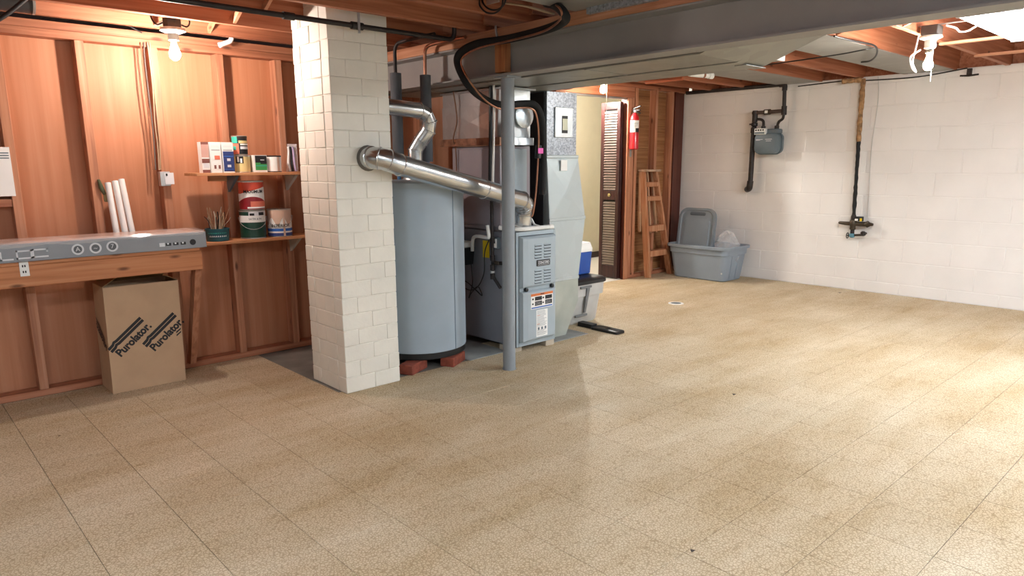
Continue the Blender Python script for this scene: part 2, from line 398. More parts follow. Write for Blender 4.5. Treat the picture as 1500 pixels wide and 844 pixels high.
# door frame and folded louvred door
dr = struct(M(WZ).box((6.5, YB-.012, 0), (6.57, YB+.002, 2.07), .003).obj('trim_1'))
M(REDW).box((6.535, YB+.004, 0), (6.568, YB+.11, 2.07), .002).obj('jamb', dr)
M(REDW).box((6.5, YB+.003, 0), (6.533, YB+.045, 2.05), .002).obj('door_stop', dr)
M(STEEL).box((5.3, YB+.012, 2.05), (6.5, YB+.04, 2.071), .002).obj('door_track', dr)
def louvre_door(name, x0, x1, y0, y1, knob):
    root = struct(M(CAVITY_SHADE).box((x0+.013, y0+.05, .05), (x0+.015, y1-.05, 2.0)).obj(name, loc=(x0, y0, .012)))  # thin dark sheet paints the shade between the slats
    L = Vector((x0, y0, .012))
    for a, b in ((y0, y0+.048), (y1-.048, y1)): M(DOORW).box((x0, a, .012), (x1, b, 2.03), .003).obj('stile', root, L)
    for a, b in ((.012, .16), (.93, 1.04), (1.95, 2.03)): M(DOORW).box((x0+.001, y0+.049, a), (x1-.001, y1-.049, b), .002).obj('rail', root, L)
    sl = None
    for a, b, n in ((.17, .92, 25), (1.05, 1.94, 30)):
        for k in range(n):
            z = a+(b-a)*(k+.5)/n; h = (b-a)/n*.62
            if sl is None:
                m = M(plain('slat_sheen_brown', '695a54', .25, coat=.5)); yy = (y0+.05, y1-.05)  # slats paler than the frame: reflected light is put into their colour
                m.loft([[(x0+.002-L.x, q-L.y, -h), (x0+.005-L.x, q-L.y, -h-.003), (x1-.004-L.x, q-L.y, h), (x1-.007-L.x, q-L.y, h+.003)] for q in yy])
                o = m.obj('slat', root); sl = o.data; o.location = (0, 0, z-L.z)
            else:
                o = bpy.data.objects.new('slat', sl); COL.objects.link(o); o.parent = root; o.location = (0, 0, z-L.z)
    if knob: M(plain('brass', 'c9b47a', .3, metal=.8)).lathe([(.006, 0), (.007, -.012), (.017, -.018), (.019, -.026), (.012, -.033), (0.001, -.035)], (x0, (y0+y1)/2-.02, .985), 16, 'x').obj('knob', root, L)
    return root
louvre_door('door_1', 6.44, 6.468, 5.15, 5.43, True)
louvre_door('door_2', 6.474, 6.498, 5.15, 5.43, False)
# room behind the doorway
fl2 = struct(M(VINYL).box((5.1, YB+.02, -.0035), (9.1, 6.64, .0015)).obj('floor'))
struct(M(BEIGE).box((4.6, 6.65, 0), (9.2, 6.75, 2.385)).obj('wall_hall'))
struct(M(BEIGE).box((4.5, YB, 0), (4.6, 6.75, 2.385)).obj('wall_hall_side'))
struct(M(CREAM).box((9.1, YB+.11, 0), (9.2, 6.65, 2.385)).obj('wall_hall_end'))
struct(M(CREAM).box((XR+.25, YB+.1, 0), (9.1, YB+.2, 2.385)).obj('wall_hall_near'))
struct(M(BROWN).box((4.6, 6.632, .0015), (9.1, 6.65, .085), .003).obj('baseboard_hall'))
struct(M(CREAM).box((4.6, YB+.16, 2.3), (9.1, 6.65, 2.34)).obj('ceiling_hall'))
# ---- unseen sides of the room
struct(M(CREAM).box((-3.1, -3, -.1), (-3, YL+.13, 2.385)).obj('wall_near'))
struct(M(CREAM).box((-3.1, -3.1, -.1), (XR+.25, -3, 2.385)).obj('wall_front'))
# ---- ceiling: subfloor, joists, beam sill
ce = struct(M(wood('subfloor', 'y', '8a5232', 'b0714a', 'c48860', fine=20, knots=False)).box((-3.1, -3.1, ZS), (XR+.25, 6.75, ZS+.05)).obj('ceiling'))
for k in range(-12, 5):
    y = 3.06+k*.4055
    if y > -3: M(WX).box((-3, y, ZN), (3.0, y+.04, ZS-.001), .002).obj('joist', ce)
for k in range(-11, 8):
    y = 2.19+k*.42
    if y > -3: M(WX).box((2.97, y, ZF), (XR+.05, y+.04, ZS-.001), .002).obj('joist', ce)
M(WX).box((XR+.06, -3, 2.201), (XR+.1, YB, ZS-.001), .002).obj('rim_joist', ce)
M(WY).box((2.978, -3, 2.0845), (3.112, 4.9, 2.153), .002).obj('beam_sill', ce)
M(WY).box((3.114, -3, 2.12), (3.2, 4.9, 2.188), .002).obj('beam_sill', ce)
def bridging(x, y0, y1, zb, zt):
    for a, b, dx in ((zb, zt, 0), (zt, zb, .045)):
        m = M(WY); m.loft([[(x+dx, y0, a-.0+q) for q in (0, .038)]+[(x+dx+.018, y0, a+q) for q in (.038, 0)], [(x+dx, y1, b+q) for q in (0, .038)]+[(x+dx+.018, y1, b+q) for q in (.038, 0)]]); m.obj('bridging', ce)
for k in range(-1, 5): bridging(1.7, 3.06+k*.4055-.364, 3.06+k*.4055-.002, ZN+.005, ZS-.045)
for k in (-3, -2, -1, 1, 2): bridging(5.0, 2.19+k*.42+.042, 2.19+(k+1)*.42-.002, ZF+.005, ZS-.045)
for x in (5.86, 6.72): M(WY).box((x, -1.5, ZF-.02), (x+.045, 1.80, ZF-.0005), .002).obj('strapping', ce)
# sheet metal panning under joist bays
M(PANG).box((3.25, 2.20, ZF-.004), (XR-.05, 2.635, ZF-.0008)).obj('panning_sheet', ce)
M(PANG).box((4.1, 3.46, ZF-.004), (XR-.05, 3.905, ZF-.0008)).obj('panning_sheet', ce)
M(PANG).box((.8, 2.255, ZN-.004), (2.97, 2.70, ZN-.0008)).obj('panning_sheet', ce)
M(SPANG).box((2.945, 2.16, ZN-.035), (2.974, 2.60, ZN-.001), .001).obj('flashing_strip', ce)

# ================================================================== BEAM, POST, CHIMNEY
b = Thing('steel_beam', 'grey painted steel I-beam carrying the joists', 'beam', (3.045, 4.9, 1.88))
prof = [(-.067, 0), (.067, 0), (.067, .009), (.006, .017), (.006, .186), (.067, .194), (.067, .203), (-.067, .203), (-.067, .194), (-.006, .186), (-.006, .017), (-.067, .009)]
b.part('web_and_flanges', M(BEAMG).loft([[(3.045+x, y, 1.88+z) for x, z in prof] for y in (-3, 4.9)]), smooth=False)
p = Thing('steel_post', 'grey steel lally column under the beam', 'post', (3.045, 3.325, 0))
p.part('column', M(POSTG).cyl((3.045, 3.325, .004), (3.045, 3.325, 1.868), .042, 28))
p.part('cap_plate', M(POSTG).box((2.985, 3.265, 1.868), (3.105, 3.385, 1.88), .001))
p.part('base_plate', M(POSTG).cyl((3.045, 3.325, 0), (3.045, 3.325, .006), .047, 28))
tag(M(wood('block_wood', 'z', 'a05c34', 'bf7d4c', 'cf9464')).box((2.982, 3.283, 1.898), (3.036, 3.372, 2.072), .003).obj('wood_block', loc=(3.01, 3.32, 1.898)), 'short wood block wedged between the beam flanges above the post', 'wood block')
ch = Thing('block_chimney', 'white painted masonry chimney pillar beside the water heater', 'chimney', (2.175, 3.82, 0))
cx0, cx1, cy0, cy1 = 1.985, 2.365, 3.61, 4.03
ch.part('core', M(PILLARW).box((cx0+.004, cy0+.004, 0), (cx1-.004, cy1-.004, ZS-.002)))
bc = {}
def chbrick(x0, x1, y0, y1, z0, z1):
    k = (round(x1-x0, 3), round(y1-y0, 3), round(z1-z0, 3))
    if k not in bc:
        o = M(PILLARW).box((-k[0]/2, -k[1]/2, 0), (k[0]/2, k[1]/2, k[2]), .0035).obj('brick'); bc[k] = o.data; bpy.data.objects.remove(o)
    o = ch.share('brick', bc[k], ((x0+x1)/2+random.uniform(-.0018, .0018), (y0+y1)/2+random.uniform(-.0018, .0018), z0)); o.rotation_euler.z = R(random.uniform(-.35, .35))
CH = .0962; g = .001
for c in range(24):
    z0, z1 = c*CH+g/2+.001, min((c+1)*CH-g/2, ZS-.004)
    if z1-z0 < .02: break
    xs = [cx0+.09, cx0+.195+.0, cx1-.09] if c % 2 else [cx0+.09, cx0+.215, cx1-.09]
    xs = [cx0, cx0+.1, cx0+.30, cx1] if c % 2 else [cx0, cx0+.2, cx1]
    ys = [cy0+.09, cy0+.21, cy1-.09] if c % 2 else [cy0+.09, cy0+.31, cy1-.09]
    for a, b2 in zip(xs, xs[1:]):
        chbrick(a+g/2, b2-g/2, cy0, cy0+.088, z0, z1); chbrick(a+g/2, b2-g/2, cy1-.088, cy1, z0, z1)
    for a, b2 in zip(ys, ys[1:]):
        chbrick(cx0, cx0+.088, a+g/2, b2-g/2, z0, z1); chbrick(cx1-.088, cx1, a+g/2, b2-g/2, z0, z1)

# ================================================================== WATER HEATER
hx, hy, hr = 2.785, 3.965, .318
h = Thing('water_heater', 'round blue-grey water heater standing on bricks beside the chimney', 'water heater', (hx, hy, .065))
h.part('tank_jacket', M(HEATG).lathe([(hr-.004, .11), (hr, .114), (hr, 1.205), (hr-.004, 1.21)], (hx, hy, 0), 64))
h.part('base_ring', M(BLACK).lathe([(hr-.012, .066), (hr-.006, .07), (hr-.006, .109), (hr-.012, .112)], (hx, hy, 0), 64))
h.part('top_cap', M(HEATG).lathe([(hr+.004, 1.196), (hr+.005, 1.2), (hr+.005, 1.23), (hr-.004, 1.24), (hr-.05, 1.245), (.02, 1.25)], (hx, hy, 0), 64))
sa = math.atan2(at(654, 400, 'Y', 3.7).y-hy, at(654, 400, 'Y', 3.7).x-hx); sa = R(-78)
h.part('jacket_seam', M(plain('seam_grey', '6d7d8b', .5)).box((hx+(hr+.001)*math.cos(sa)-.002, hy+(hr+.001)*math.sin(sa)-.002, .115), (hx+(hr+.001)*math.cos(sa)+.002, hy+(hr+.001)*math.sin(sa)+.002, 1.195)))
h.part('draft_hood', M(GALV).lathe([(.09, 1.246), (.09, 1.252), (.06, 1.30), (.05, 1.31)], (hx, hy, 0), 24))
for i, (x, y, rz, lb) in enumerate(((2.555, 3.735, 25, 'red brick under the heater beside the chimney'), (2.86, 3.70, 28, 'red brick under the heater towards the steel post'), (2.78, 4.2, 0, 'red brick under the back of the heater'))):
    o = M(BRICKR).box((-.1, -.05, 0), (.1, .05, .065), .004).obj('red_brick'); o.location = (x, y, -.004 if False else 0); o.rotation_euler.z = R(rz); tag(o, lb, 'brick')
    o.location.z = -.0005
def foam_pipe(x, y, z0, label, bend):
    t = Thing('insulated_pipe', label, 'pipe', (x, y, z0), 'insulated pipes rising from the water heater')
    t.part('foam_sleeve', M(FOAM).lathe([(.02, z0+.12), (.037, z0+.12), (.037, 1.935), (.016, 1.937)], (x, y, 0), 20))
    t.part('nipple', M(plain('blue_nipple', '3d6f9c', .4)).cyl((x, y, z0), (x, y, z0+.125), .014, 14))
    t.part('copper_pipe', M(bend).tube(arc_path([(x, y, 1.93), (x, y, 2.115), (x+.005, y-.12, 2.125), (x+.01, y-.42, 2.125)], .06), .0115, 12))
foam_pipe(2.695, 4.03, 1.246, 'grey foam insulated pipe on the heater beside the chimney', IRON)
foam_pipe(2.905, 3.99, 1.246, 'grey foam insulated pipe on the heater beside the furnace plenum', COPPER)
def ringed(t, pts, r, rings, mat=FLUE, seg=28):
    t.part('pipe', M(mat).tube(pts, r, seg))
    P = [Vector(q) for q in pts]
    for k in rings:
        d = (P[min(k+1, len(P)-1)]-P[max(k-1, 0)]).normalized()
        t.part('seam_ring', M(mat).tube([P[k]-d*.006, P[k]-d*.003, P[k]+d*.003, P[k]+d*.006], [r, r+.004, r+.004, r], seg))
t = Thing('heater_flue', 'thin galvanised flue rising from the heater into the chimney side', 'flue pipe', (hx, hy, 1.31))
pts = [Vector(q) for q in ((hx, hy, 1.312), (hx, hy, 1.44), (hx+.03, hy-.025, 1.5), (2.85, 3.90, 1.57), (2.852, 3.89, 1.625), (2.82, 3.885, 1.672), (2.765, 3.88, 1.692), (2.55, 3.86, 1.702), (2.37, 3.85, 1.71))]
ringed(t, pts, .051, (1, 2, 3, 4, 5, 6))
t = Thing('furnace_flue', 'large galvanised flue running from the chimney down to the furnace', 'flue pipe', (3.5, 3.68, .885))
fa = [Vector(q) for q in ((2.20, 3.612, 1.385), (2.195, 3.555, 1.388), (2.215, 3.51, 1.384), (2.265, 3.488, 1.370), (2.34, 3.488, 1.345), (3.02, 3.535, 1.187), (3.40, 3.575, 1.098), (3.45, 3.60, 1.07), (3.478, 3.635, 1.03), (3.485, 3.65, .985), (3.485, 3.652, .885))]
ringed(t, fa, .062, (1, 2, 3, 4, 5, 6, 7, 8, 9))
t.part('mortar_collar', M(plain('flue_mortar', '6b665f', .9, bump=.6)).lathe([(.062, 3.609), (.074, 3.606), (.068, 3.598), (.0625, 3.596)], (2.20, 0, 1.385), 20, 'y'))

# ================================================================== FURNACE
fx0, fx1, fy0, fy1, fz0, fz1 = 3.335, 3.735, 3.565, 4.27, .045, .878
fu = Thing('furnace', 'blue-grey gas furnace with two louvred front doors', 'furnace', (3.53, 3.9, .045))
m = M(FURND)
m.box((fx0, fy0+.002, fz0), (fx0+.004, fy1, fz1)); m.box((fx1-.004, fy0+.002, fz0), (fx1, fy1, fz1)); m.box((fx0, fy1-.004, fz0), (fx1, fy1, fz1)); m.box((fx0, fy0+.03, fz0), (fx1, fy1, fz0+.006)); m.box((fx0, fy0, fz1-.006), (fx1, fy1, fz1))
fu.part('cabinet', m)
m = M(FURNG)
for a, b2 in (((fx0, fz0), (fx0+.022, fz1)), ((fx1-.022, fz0), (fx1, fz1)), ((fx0+.022, fz1-.03), (fx1-.022, fz1)), ((fx0+.022, fz0), (fx1-.022, fz0+.03))): m.box((a[0], fy0-.002, a[1]), (b2[0], fy0+.02, b2[1]), .002)
fu.part('front_frame', m)
def furn_door(z0, z1):
    x0, x1 = fx0+.024, fx1-.024; m = M(FURNG)
    def ring(y, l, rr, bb, tt): return [(x0+l, y, z0+bb), (x1-rr, y, z0+bb), (x1-rr, y, z1-tt), (x0+l, y, z1-tt)]
    m.loft([ring(fy0+.012, 0, 0, 0, 0), ring(fy0-.012, 0, 0, 0, 0), ring(fy0-.035, .012, .01, .008, .008), ring(fy0-.042, .055, .022, .02, .016)])
    return fu.part('door_panel', m, smooth=False)
zs = .465
d1 = furn_door(zs+.012, fz1-.034); d2 = furn_door(fz0+.034, zs-.012)
fu.part('door_rail', M(FURNG).box((fx0+.022, fy0-.012, zs-.0115), (fx1-.022, fy0+.015, zs+.0115), .001))
YF = fy0-.0425
for zc in (.735, .553):
    for cx in (3.513, 3.607):
        for k in range(5):
            z = zc+(k-2)*.0215; m = M(FURNG); xx = (cx-.036, cx+.036)
            m.loft([[(q, YF+.001, z+.008), (q, YF-.006, z-.001), (q, YF-.005, z-.003), (q, YF+.001, z-.002)] for q in xx]); m.use(CAVITY_SHADE).quad((xx[0]+.001, YF-.0004, z-.0085), (xx[1]-.001, YF-.0004, z-.0085), (xx[1]-.001, YF-.0004, z-.0005), (xx[0]+.001, YF-.0004, z-.0005))  # dark quad under each hood paints the shade of the slot
            fu.part('louvre', m, d1, smooth=False)
m = M(BLACK).box((3.495, YF-.006, .627), (3.632, YF+.0005, .672), .003); m.use(SILV)
for a, b2 in (((3.503, .634), (3.624, .636)), ((3.503, .663), (3.624, .665))): m.box((a[0], YF-.0068, a[1]), (b2[0], YF-.006, b2[1]))
text_on(m, 'CONCORD', .0235, (3.5635, YF-.0068, .6495), (1, 0, 0), (0, 0, 1), bold=.0006, sx=.92)
fu.part('name_badge', m, d1)
for x in (fx0+.075, fx1-.06): fu.part('door_knob', M(BLACK).lathe([(.012, fy0-.012), (.014, fy0-.02), (.014, fy0-.034), (.008, fy0-.037)], (x, 0, zs), 16, 'y'), d1)
m = M(WHITE).quad((3.44, YF-.0006, .318), (3.665, YF-.0006, .318), (3.665, YF-.0006, .43), (3.44, YF-.0006, .43)); e = YF-.0011
def lab(m, mat, x0, x1, z0, z1, e=e): m.use(mat).quad((x0, e, z0), (x1, e, z0), (x1, e, z1), (x0, e, z1))
lab(m, ORANGE, 3.44, 3.665, .412, .43); lab(m, SKYB, 3.445, 3.66, .322, .331)
for x in (3.48, 3.585):
    lab(m, INK, x, x+.072, .378, .406); lab(m, INK, x, x+.072, .34, .372); lab(m, INK, x-.028, x-.012, .385, .398); lab(m, INK, x-.028, x-.014, .35, .362)
    for q in range(3): lab(m, SILV, x+.006, x+.06, .346+q*.008, .3475+q*.008, e-.0004)
lab(m, INK, 3.535, 3.575, .418, .424, e-.0004); fu.part('warning_label', m, d2)
m = M(WHITE).quad((3.495, YF-.0006, .105), (3.612, YF-.0006, .105), (3.612, YF-.0006, .305), (3.495, YF-.0006, .305))
random.seed(3)
for q in range(22):
    z = .298-q*.0085
    if 14 <= q <= 16: continue
    lab(m, plain('small_print', '9aa0a4', .6), 3.502, 3.502+random.uniform(.07, .103), z-.0032, z)
lab(m, ORANGE, 3.502, 3.535, .262, .265); lab(m, ORANGE, 3.502, 3.53, .198, .201)
for q in range(3): lab(m, METERG, 3.51+q*.035, 3.528+q*.035, .156, .176)
lab(m, INK, 3.502, 3.605, .134, .1355); fu.part('instruction_label', m, d2)
for k, (x, y) in enumerate(((3.69, 3.60), (3.38, 3.63), (3.53, 4.1))):
    tag(M(plain('pale_brick', 'b7aa98', .85, bump=.3)).box((x-.045, y-.03, 0), (x+.045, y+.12, .0445), .003).obj('support_block', loc=(x, y, 0)), ('pale support block under the furnace beside the return duct', 'pale support block under the furnace beside the steel post', 'pale support block under the furnace back')[k], 'block')
# evaporator coil case and plenum on top of the furnace
cz0, cz1 = .905, 1.475
co = Thing('coil_case', 'grey evaporator coil case standing on the furnace', 'coil case', (3.53, 3.9, .879))
co.part('transition', M(FURND).loft([[(fx0, fy0+.165, .879), (fx1, fy0+.165, .879), (fx1, fy1, .879), (fx0, fy1, .879)], [(fx0+.005, fy0+.165, cz0), (fx1-.10, fy0+.165, cz0), (fx1-.10, fy1, cz0), (fx0+.005, fy1, cz0)]]), smooth=False)
co.part('case', M(COILG).box((fx0+.004, 3.73, cz0), (fx1-.10, 4.27, cz1), .004))
co.part('side_panel', M(COILG).box((fx0-.004, 3.84, cz0+.01), (fx0+.004, 4.20, cz1-.02), .003))
co.part('front_panel', M(FURNG).box((fx0+.04, 3.722, cz0+.02), (fx1-.14, 3.73, cz1-.02), .003))
co.part('drain_stub', M(PVC).cyl((3.40, 3.715, .925), (3.40, 3.73, .925), .012))
pl = Thing('supply_plenum', 'galvanised cross-creased plenum box above the coil case', 'duct', (3.53, 3.95, 1.476))
def crease(m, a, b, c, d, out):
    "four-sided panel with a shallow pyramid crease"
    A = [Vector(q) for q in (a, b, c, d)]; ce_ = sum(A, Vector())/4+Vector(out); m.add(A+[ce_], [(0, 1, 4), (1, 2, 4), (2, 3, 4), (3, 0, 4)])
px0, px1, py0, py1, pz0, pz1 = fx0-.012, fx1-.15, 3.68, 4.36, 1.53, 1.858
m = M(GALV); m.box((px0+.004, py0+.004, pz0), (px1-.004, py1-.004, pz1))
crease(m, (px0, py0, pz0), (px0, py1, pz0), (px0, py1, pz1-.1), (px0, py0, pz1-.1), (-.012, 0, 0)); m.box((px0-.001, py0, pz1-.1), (px0+.004, py1, pz1-.097))
crease(m, (px0, py0, pz0), (px1, py0, pz0), (px1, py0, pz1), (px0, py0, pz1), (0, -.012, 0))
pl.part('box', m, smooth=False)
pl.part('side_flange', M(COPPER if False else plain('rust_flange', '8f6a55', .5, metal=.5, var=.4, scale=20)).box((px0-.03, py0, 1.477), (px0+.01, py1, 1.53), .002))
pl.part('front_flange', M(GALV).box((px0+.011, py0-.02, 1.477), (px1+.02, py0+.02, 1.53), .002))
pl.part('top_collar', M(GALV).box((px0-.02, py0-.03, pz1-.006), (px1+.03, py1, pz1+.008), .002))
pl.part('round_boot', M(GALV).lathe([(.085, 3.655), (.085, 3.646), (.06, 3.636), (.001, 3.634)], (3.50, 0, 1.68), 24, 'y'))
# ducts beside the beam
d = Thing('supply_duct', 'wide flat grey supply duct running tight along the beam', 'duct', (3.3, 3.2, 1.872))
d.part('sheet_body', M(DUCTG).box((3.128, 2.02, 1.872), (3.50, 4.8, 2.075), .003))
for y in (2.75, 3.6, 4.3): d.part('joint_strip', M(DUCTG).box((3.126, y, 1.869), (3.502, y+.018, 1.8725)))
d.part('end_taper', M(DUCTG).loft([[(3.128, 2.019, 1.873), (3.50, 2.019, 1.873), (3.50, 2.019, 2.074), (3.128, 2.019, 2.074)], [(3.135, 1.45, 2.055), (3.49, 1.45, 2.055), (3.49, 1.45, 2.074), (3.135, 1.45, 2.074)]]), smooth=False)
d = Thing('return_duct', 'narrow flat grey return duct beside the supply duct', 'duct', (3.64, 3.2, 1.868))
d.part('sheet_body', M(DUCTG).box((3.522, 2.05, 1.868), (3.80, 4.3, 2.075), .003))
d.part('joint_strip', M(DUCTG).box((3.52, 2.9, 1.8655), (3.802, 2.918, 1.8685)))
d.part('end_taper', M(DUCTG).loft([[(3.522, 2.049, 1.869), (3.80, 2.049, 1.869), (3.80, 2.049, 2.074), (3.522, 2.049, 2.074)], [(3.53, 1.55, 2.05), (3.79, 1.55, 2.05), (3.79, 1.55, 2.074), (3.53, 1.55, 2.074)]]), smooth=False)
d.part('foil_tape', M(PANG).box((3.60, 2.03, 1.864), (3.81, 2.10, 1.8675)))
d = Thing('return_drop', 'galvanised return air drop with spangled upper half beside the furnace', 'duct', (3.95, 3.85, 0))
rx0, rx1, ry0, ry1 = 3.775, 4.10, 3.70, 4.12
d.part('upper_section', M(SPANG).box((rx0, ry0, 1.405), (rx1, ry1, 1.8672), .002))
def ringz(x0, x1, y0, y1, z): return [Vector(q) for q in ((x0, y0, z), (x1, y0, z), (x1, y1, z), (x0, y1, z))]
m = M(RETG); A = ringz(rx0-.006, rx1+.012, ry0-.006, ry1, 1.40); B = ringz(3.80, 4.205, ry0-.008, ry1, .93); C = ringz(3.84, 4.135, ry0-.008, ry1, .462)
m.loft([A, B, C]); crease(m, A[0]+Vector((.004, -.002, -.03)), A[1]+Vector((-.004, -.002, -.03)), B[1]+Vector((-.004, -.002, 0)), B[0]+Vector((.004, -.002, 0)), (0, -.014, 0))
d.part('transition', m, smooth=False)
for z, xa, xb in ((1.40, rx0-.01, rx1+.016), (.93, 3.797, 4.209), (.462, 3.835, 4.14)): d.part('drive_cleat', M(RETG).box((xa, ry0-.014, z-.012), (xb, ry0+.02, z+.012), .003))
d.part('boot', M(plain('boot_grey', 'aab0a8', .5, metal=.3)).loft([[(3.842, y, .45), (4.137, y, .45), (4.14, y, .27), (4.0, y, .008), (3.84, y, .008)] for y in (ry0-.004, ry1)]), smooth=False)
d.part('side_shade', M(BLACK).box((rx0-.012, ry0+.02, .47), (rx0-.007, ry1-.02, 1.86)))  # black sheet paints in the shade on the drop's left side
m = M(GALV).box((3.853, ry0-.012, 1.54), (4.045, ry0, 1.758), .003); d.part('filter_plate', m)
m = M(BLACK).box((3.925, ry0-.015, 1.572), (3.985, ry0-.0125, 1.698)); m.use(plain('filter_paper', 'dfe0c8', .8)).box((3.928, ry0-.017, 1.594), (3.982, ry0-.0155, 1.677)); d.part('filter_slot', m)
d.part('paper_tag', M(WHITE).box((3.905, ry0-.024, 1.295), (3.975, ry0-.0235, 1.375)))
d.part('flange_edge', M(GALV).box((3.745, ry0-.03, .18), (3.755, ry0-.015, .36)))
tag(M(plain('pad_grey', '8c8f8d', .7, var=.2)).box((3.70, 3.60, .0005), (4.16, 4.15, .007), .001).obj('sheet_pad', loc=(3.93, 3.8, 0)), 'flat grey sheet pad under the return drop', 'pad')
tag(M(plain('pad_grey', '8c8f8d', .7, var=.2)).box((2.98, 3.66, -.0035), (3.34, 4.2, .004), .001).obj('sheet_pad', loc=(3.15, 3.8, 0)), 'flat grey sheet pad between the heater and the furnace', 'pad')

# ---- pipes, cords and lines around the furnace
def line(name, label, cat, pts, r, mat, seg=10, group=None, n=8):
    m = M(mat).tube(bez(pts, n), r, seg); return tag(m.obj(name, loc=pts[-1]), label, cat, group)
q = at
lp = [q(800, 4, 'X', 2.84), q(812, 7, 'X', 2.79), q(825, 18, 'X', 2.74), q(827, 30, 'X', 2.78), q(800, 43, 'X', 2.87), q(745, 57, 'X', 2.93), q(700, 64, 'X', 2.93), q(676, 76, 'X', 2.93), q(670, 92, 'X', 2.93), q(684, 122, 'X', 2.95), q(706, 143, 'X', 3.12), q(735, 154, 'X', 3.26), q(765, 152, 'Y', 3.60), q(783, 154, 'Y', 3.57), q(792, 170, 'Y', 3.57), q(796, 205, 'Y', 3.59), q(795, 285, 'Y', 3.60)]
ls = Thing('refrigerant_line', 'black insulated refrigerant line looping from joists to the coil case', 'hose', lp[-1])
ls.part('foam_sleeve', M(RUBBER).tube(bez(lp, 8), .024, 14))
lc = [q(805, 4, 'X', 2.80), q(820, 12, 'X', 2.72), q(821, 28, 'X', 2.74), q(796, 46, 'X', 2.83), q(745, 60, 'X', 2.89), q(703, 70, 'X', 2.89), q(680, 82, 'X', 2.90), q(676, 95, 'X', 2.90), q(690, 122, 'X', 2.93), q(712, 148, 'X', 3.08), q(735, 160, 'X', 3.23), q(762, 158, 'Y', 3.57), q(778, 159, 'Y', 3.54), q(786, 170, 'Y', 3.54), q(789, 205, 'Y', 3.56), q(786, 270, 'Y', 3.57), q(781, 312, 'Y', 3.58), q(776, 318, 'Y', 3.6)]
ls.part('copper_tube', M(COPPER).tube(bez(lc, 8), .006, 8))
ls.part('tag', M(PINK).box(q(788, 225, 'Y', 3.555), Vector(q(796, 217, 'Y', 3.552)), .001))
ls.part('filter_drier', M(BLACK).cyl(q(789, 213, 'Y', 3.575), q(788, 232, 'Y', 3.575), .022))
line('drain_riser', 'black and white drain riser pipe beside the steel post', 'pipe', [q(719, 118, 'X', 3.28), q(719, 160, 'X', 3.28), q(718, 272, 'X', 3.28)], .014, BLACK)
line('drain_riser', 'thin white drain tube taped to the black riser pipe', 'pipe', [q(723, 120, 'X', 3.25), q(724, 160, 'X', 3.25), q(722, 270, 'X', 3.25)], .008, PVC)
line('thermostat_wire', 'brown thermostat wire hanging down the plenum side', 'wire', [q(664, 134, 'X', 3.28), q(668, 160, 'X', 3.29), q(669, 180, 'X', 3.29), q(664, 205, 'X', 3.275), q(668, 225, 'X', 3.31), q(670, 320, 'X', 3.315)], .005, plain('brown_wire', '7d5a45', .6))
gl = Thing('furnace_gas_line', 'black iron gas drop with valve on the furnace side', 'pipe', q(722, 372, 'X', 3.27))
gl.part('pipe', M(IRON).tube(arc_path([q(720, 290, 'X', 3.29), q(721, 350, 'X', 3.29), q(722, 405, 'X', 3.29), q(733, 422, 'X', 3.30)], .03), .012, 12))
for yy in (352, 378, 392, 405): gl.part('coupling', M(IRON).cyl(q(721.5, yy-4, 'X', 3.29), q(721.8, yy+4, 'X', 3.29), .018, 12))
gl.part('valve_body', M(IRON).cyl(q(721, 385, 'X', 3.29), q(737, 386, 'X', 3.30), .013, 12)); gl.part('union', M(STEEL).cyl(q(721.5, 397, 'X', 3.29), q(721.6, 400, 'X', 3.29), .0185, 12))
gl.part('valve_handle', M(BRONZE).box(q(724, 387, 'X', 3.26), Vector(q(731, 383, 'X', 3.268)), .001))
pv = Thing('condensate_pipe', 'white condensate pipe lying across the furnace top', 'pipe', (3.5, 3.6, .879))
zt = fz1+.018
pv.part('pipe', M(PVC).tube(arc_path([(3.30, 3.70, zt+.01), (3.35, 3.60, zt), (3.42, 3.568, zt), (3.68, 3.568, zt)], .03), .0155, 14))
pv.part('end_cap', M(PVC).cyl((3.665, 3.568, zt), (3.705, 3.568, zt), .0175, 14)); pv.part('tee', M(PVC).cyl((3.40, 3.575, zt), (3.40, 3.71, zt+.02), .0165, 14)); pv.part('vent', M(PVC).tube([(3.60, 3.568, zt), (3.60, 3.65, zt+.015), (3.585, 3.67, zt+.06)], .009, 10))
cp = Thing('condensate_pump', 'small white pump with black reservoir on the furnace side', 'pump', q(682, 390, 'X', 3.30))
a = q(694, 362, 'X', 3.33); c = q(672, 388, 'X', 3.33)
cp.part('reservoir', M(BLACK).loft([[(3.328, c.y+.01, a.z-.13), (3.24, c.y+.01, a.z-.13), (3.24, a.y+.01, a.z-.13), (3.328, a.y+.01, a.z-.13)], [(3.33, c.y+.03, a.z), (3.22, c.y+.03, a.z), (3.22, a.y-.01, a.z), (3.33, a.y-.01, a.z)]]))
cp.part('pump_lid', M(WHITE).box((3.325, c.y+.03, a.z+.001), (3.225, a.y-.005, a.z+.045), .006)); cp.part('motor', M(WHITE).box((3.32, c.y+.0, a.z+.046), (3.24, a.y+.1, a.z+.115), .01))
line('pump_pipe', 'white bent drain pipe leading into the condensate pump', 'pipe', [q(692, 368, 'X', 3.27), q(692, 355, 'X', 3.27), q(694, 348, 'X', 3.27), q(700, 346, 'X', 3.27), q(713, 348, 'X', 3.27), q(716, 346, 'X', 3.27), q(714, 330, 'X', 3.27)], .0135, PVC, 12)
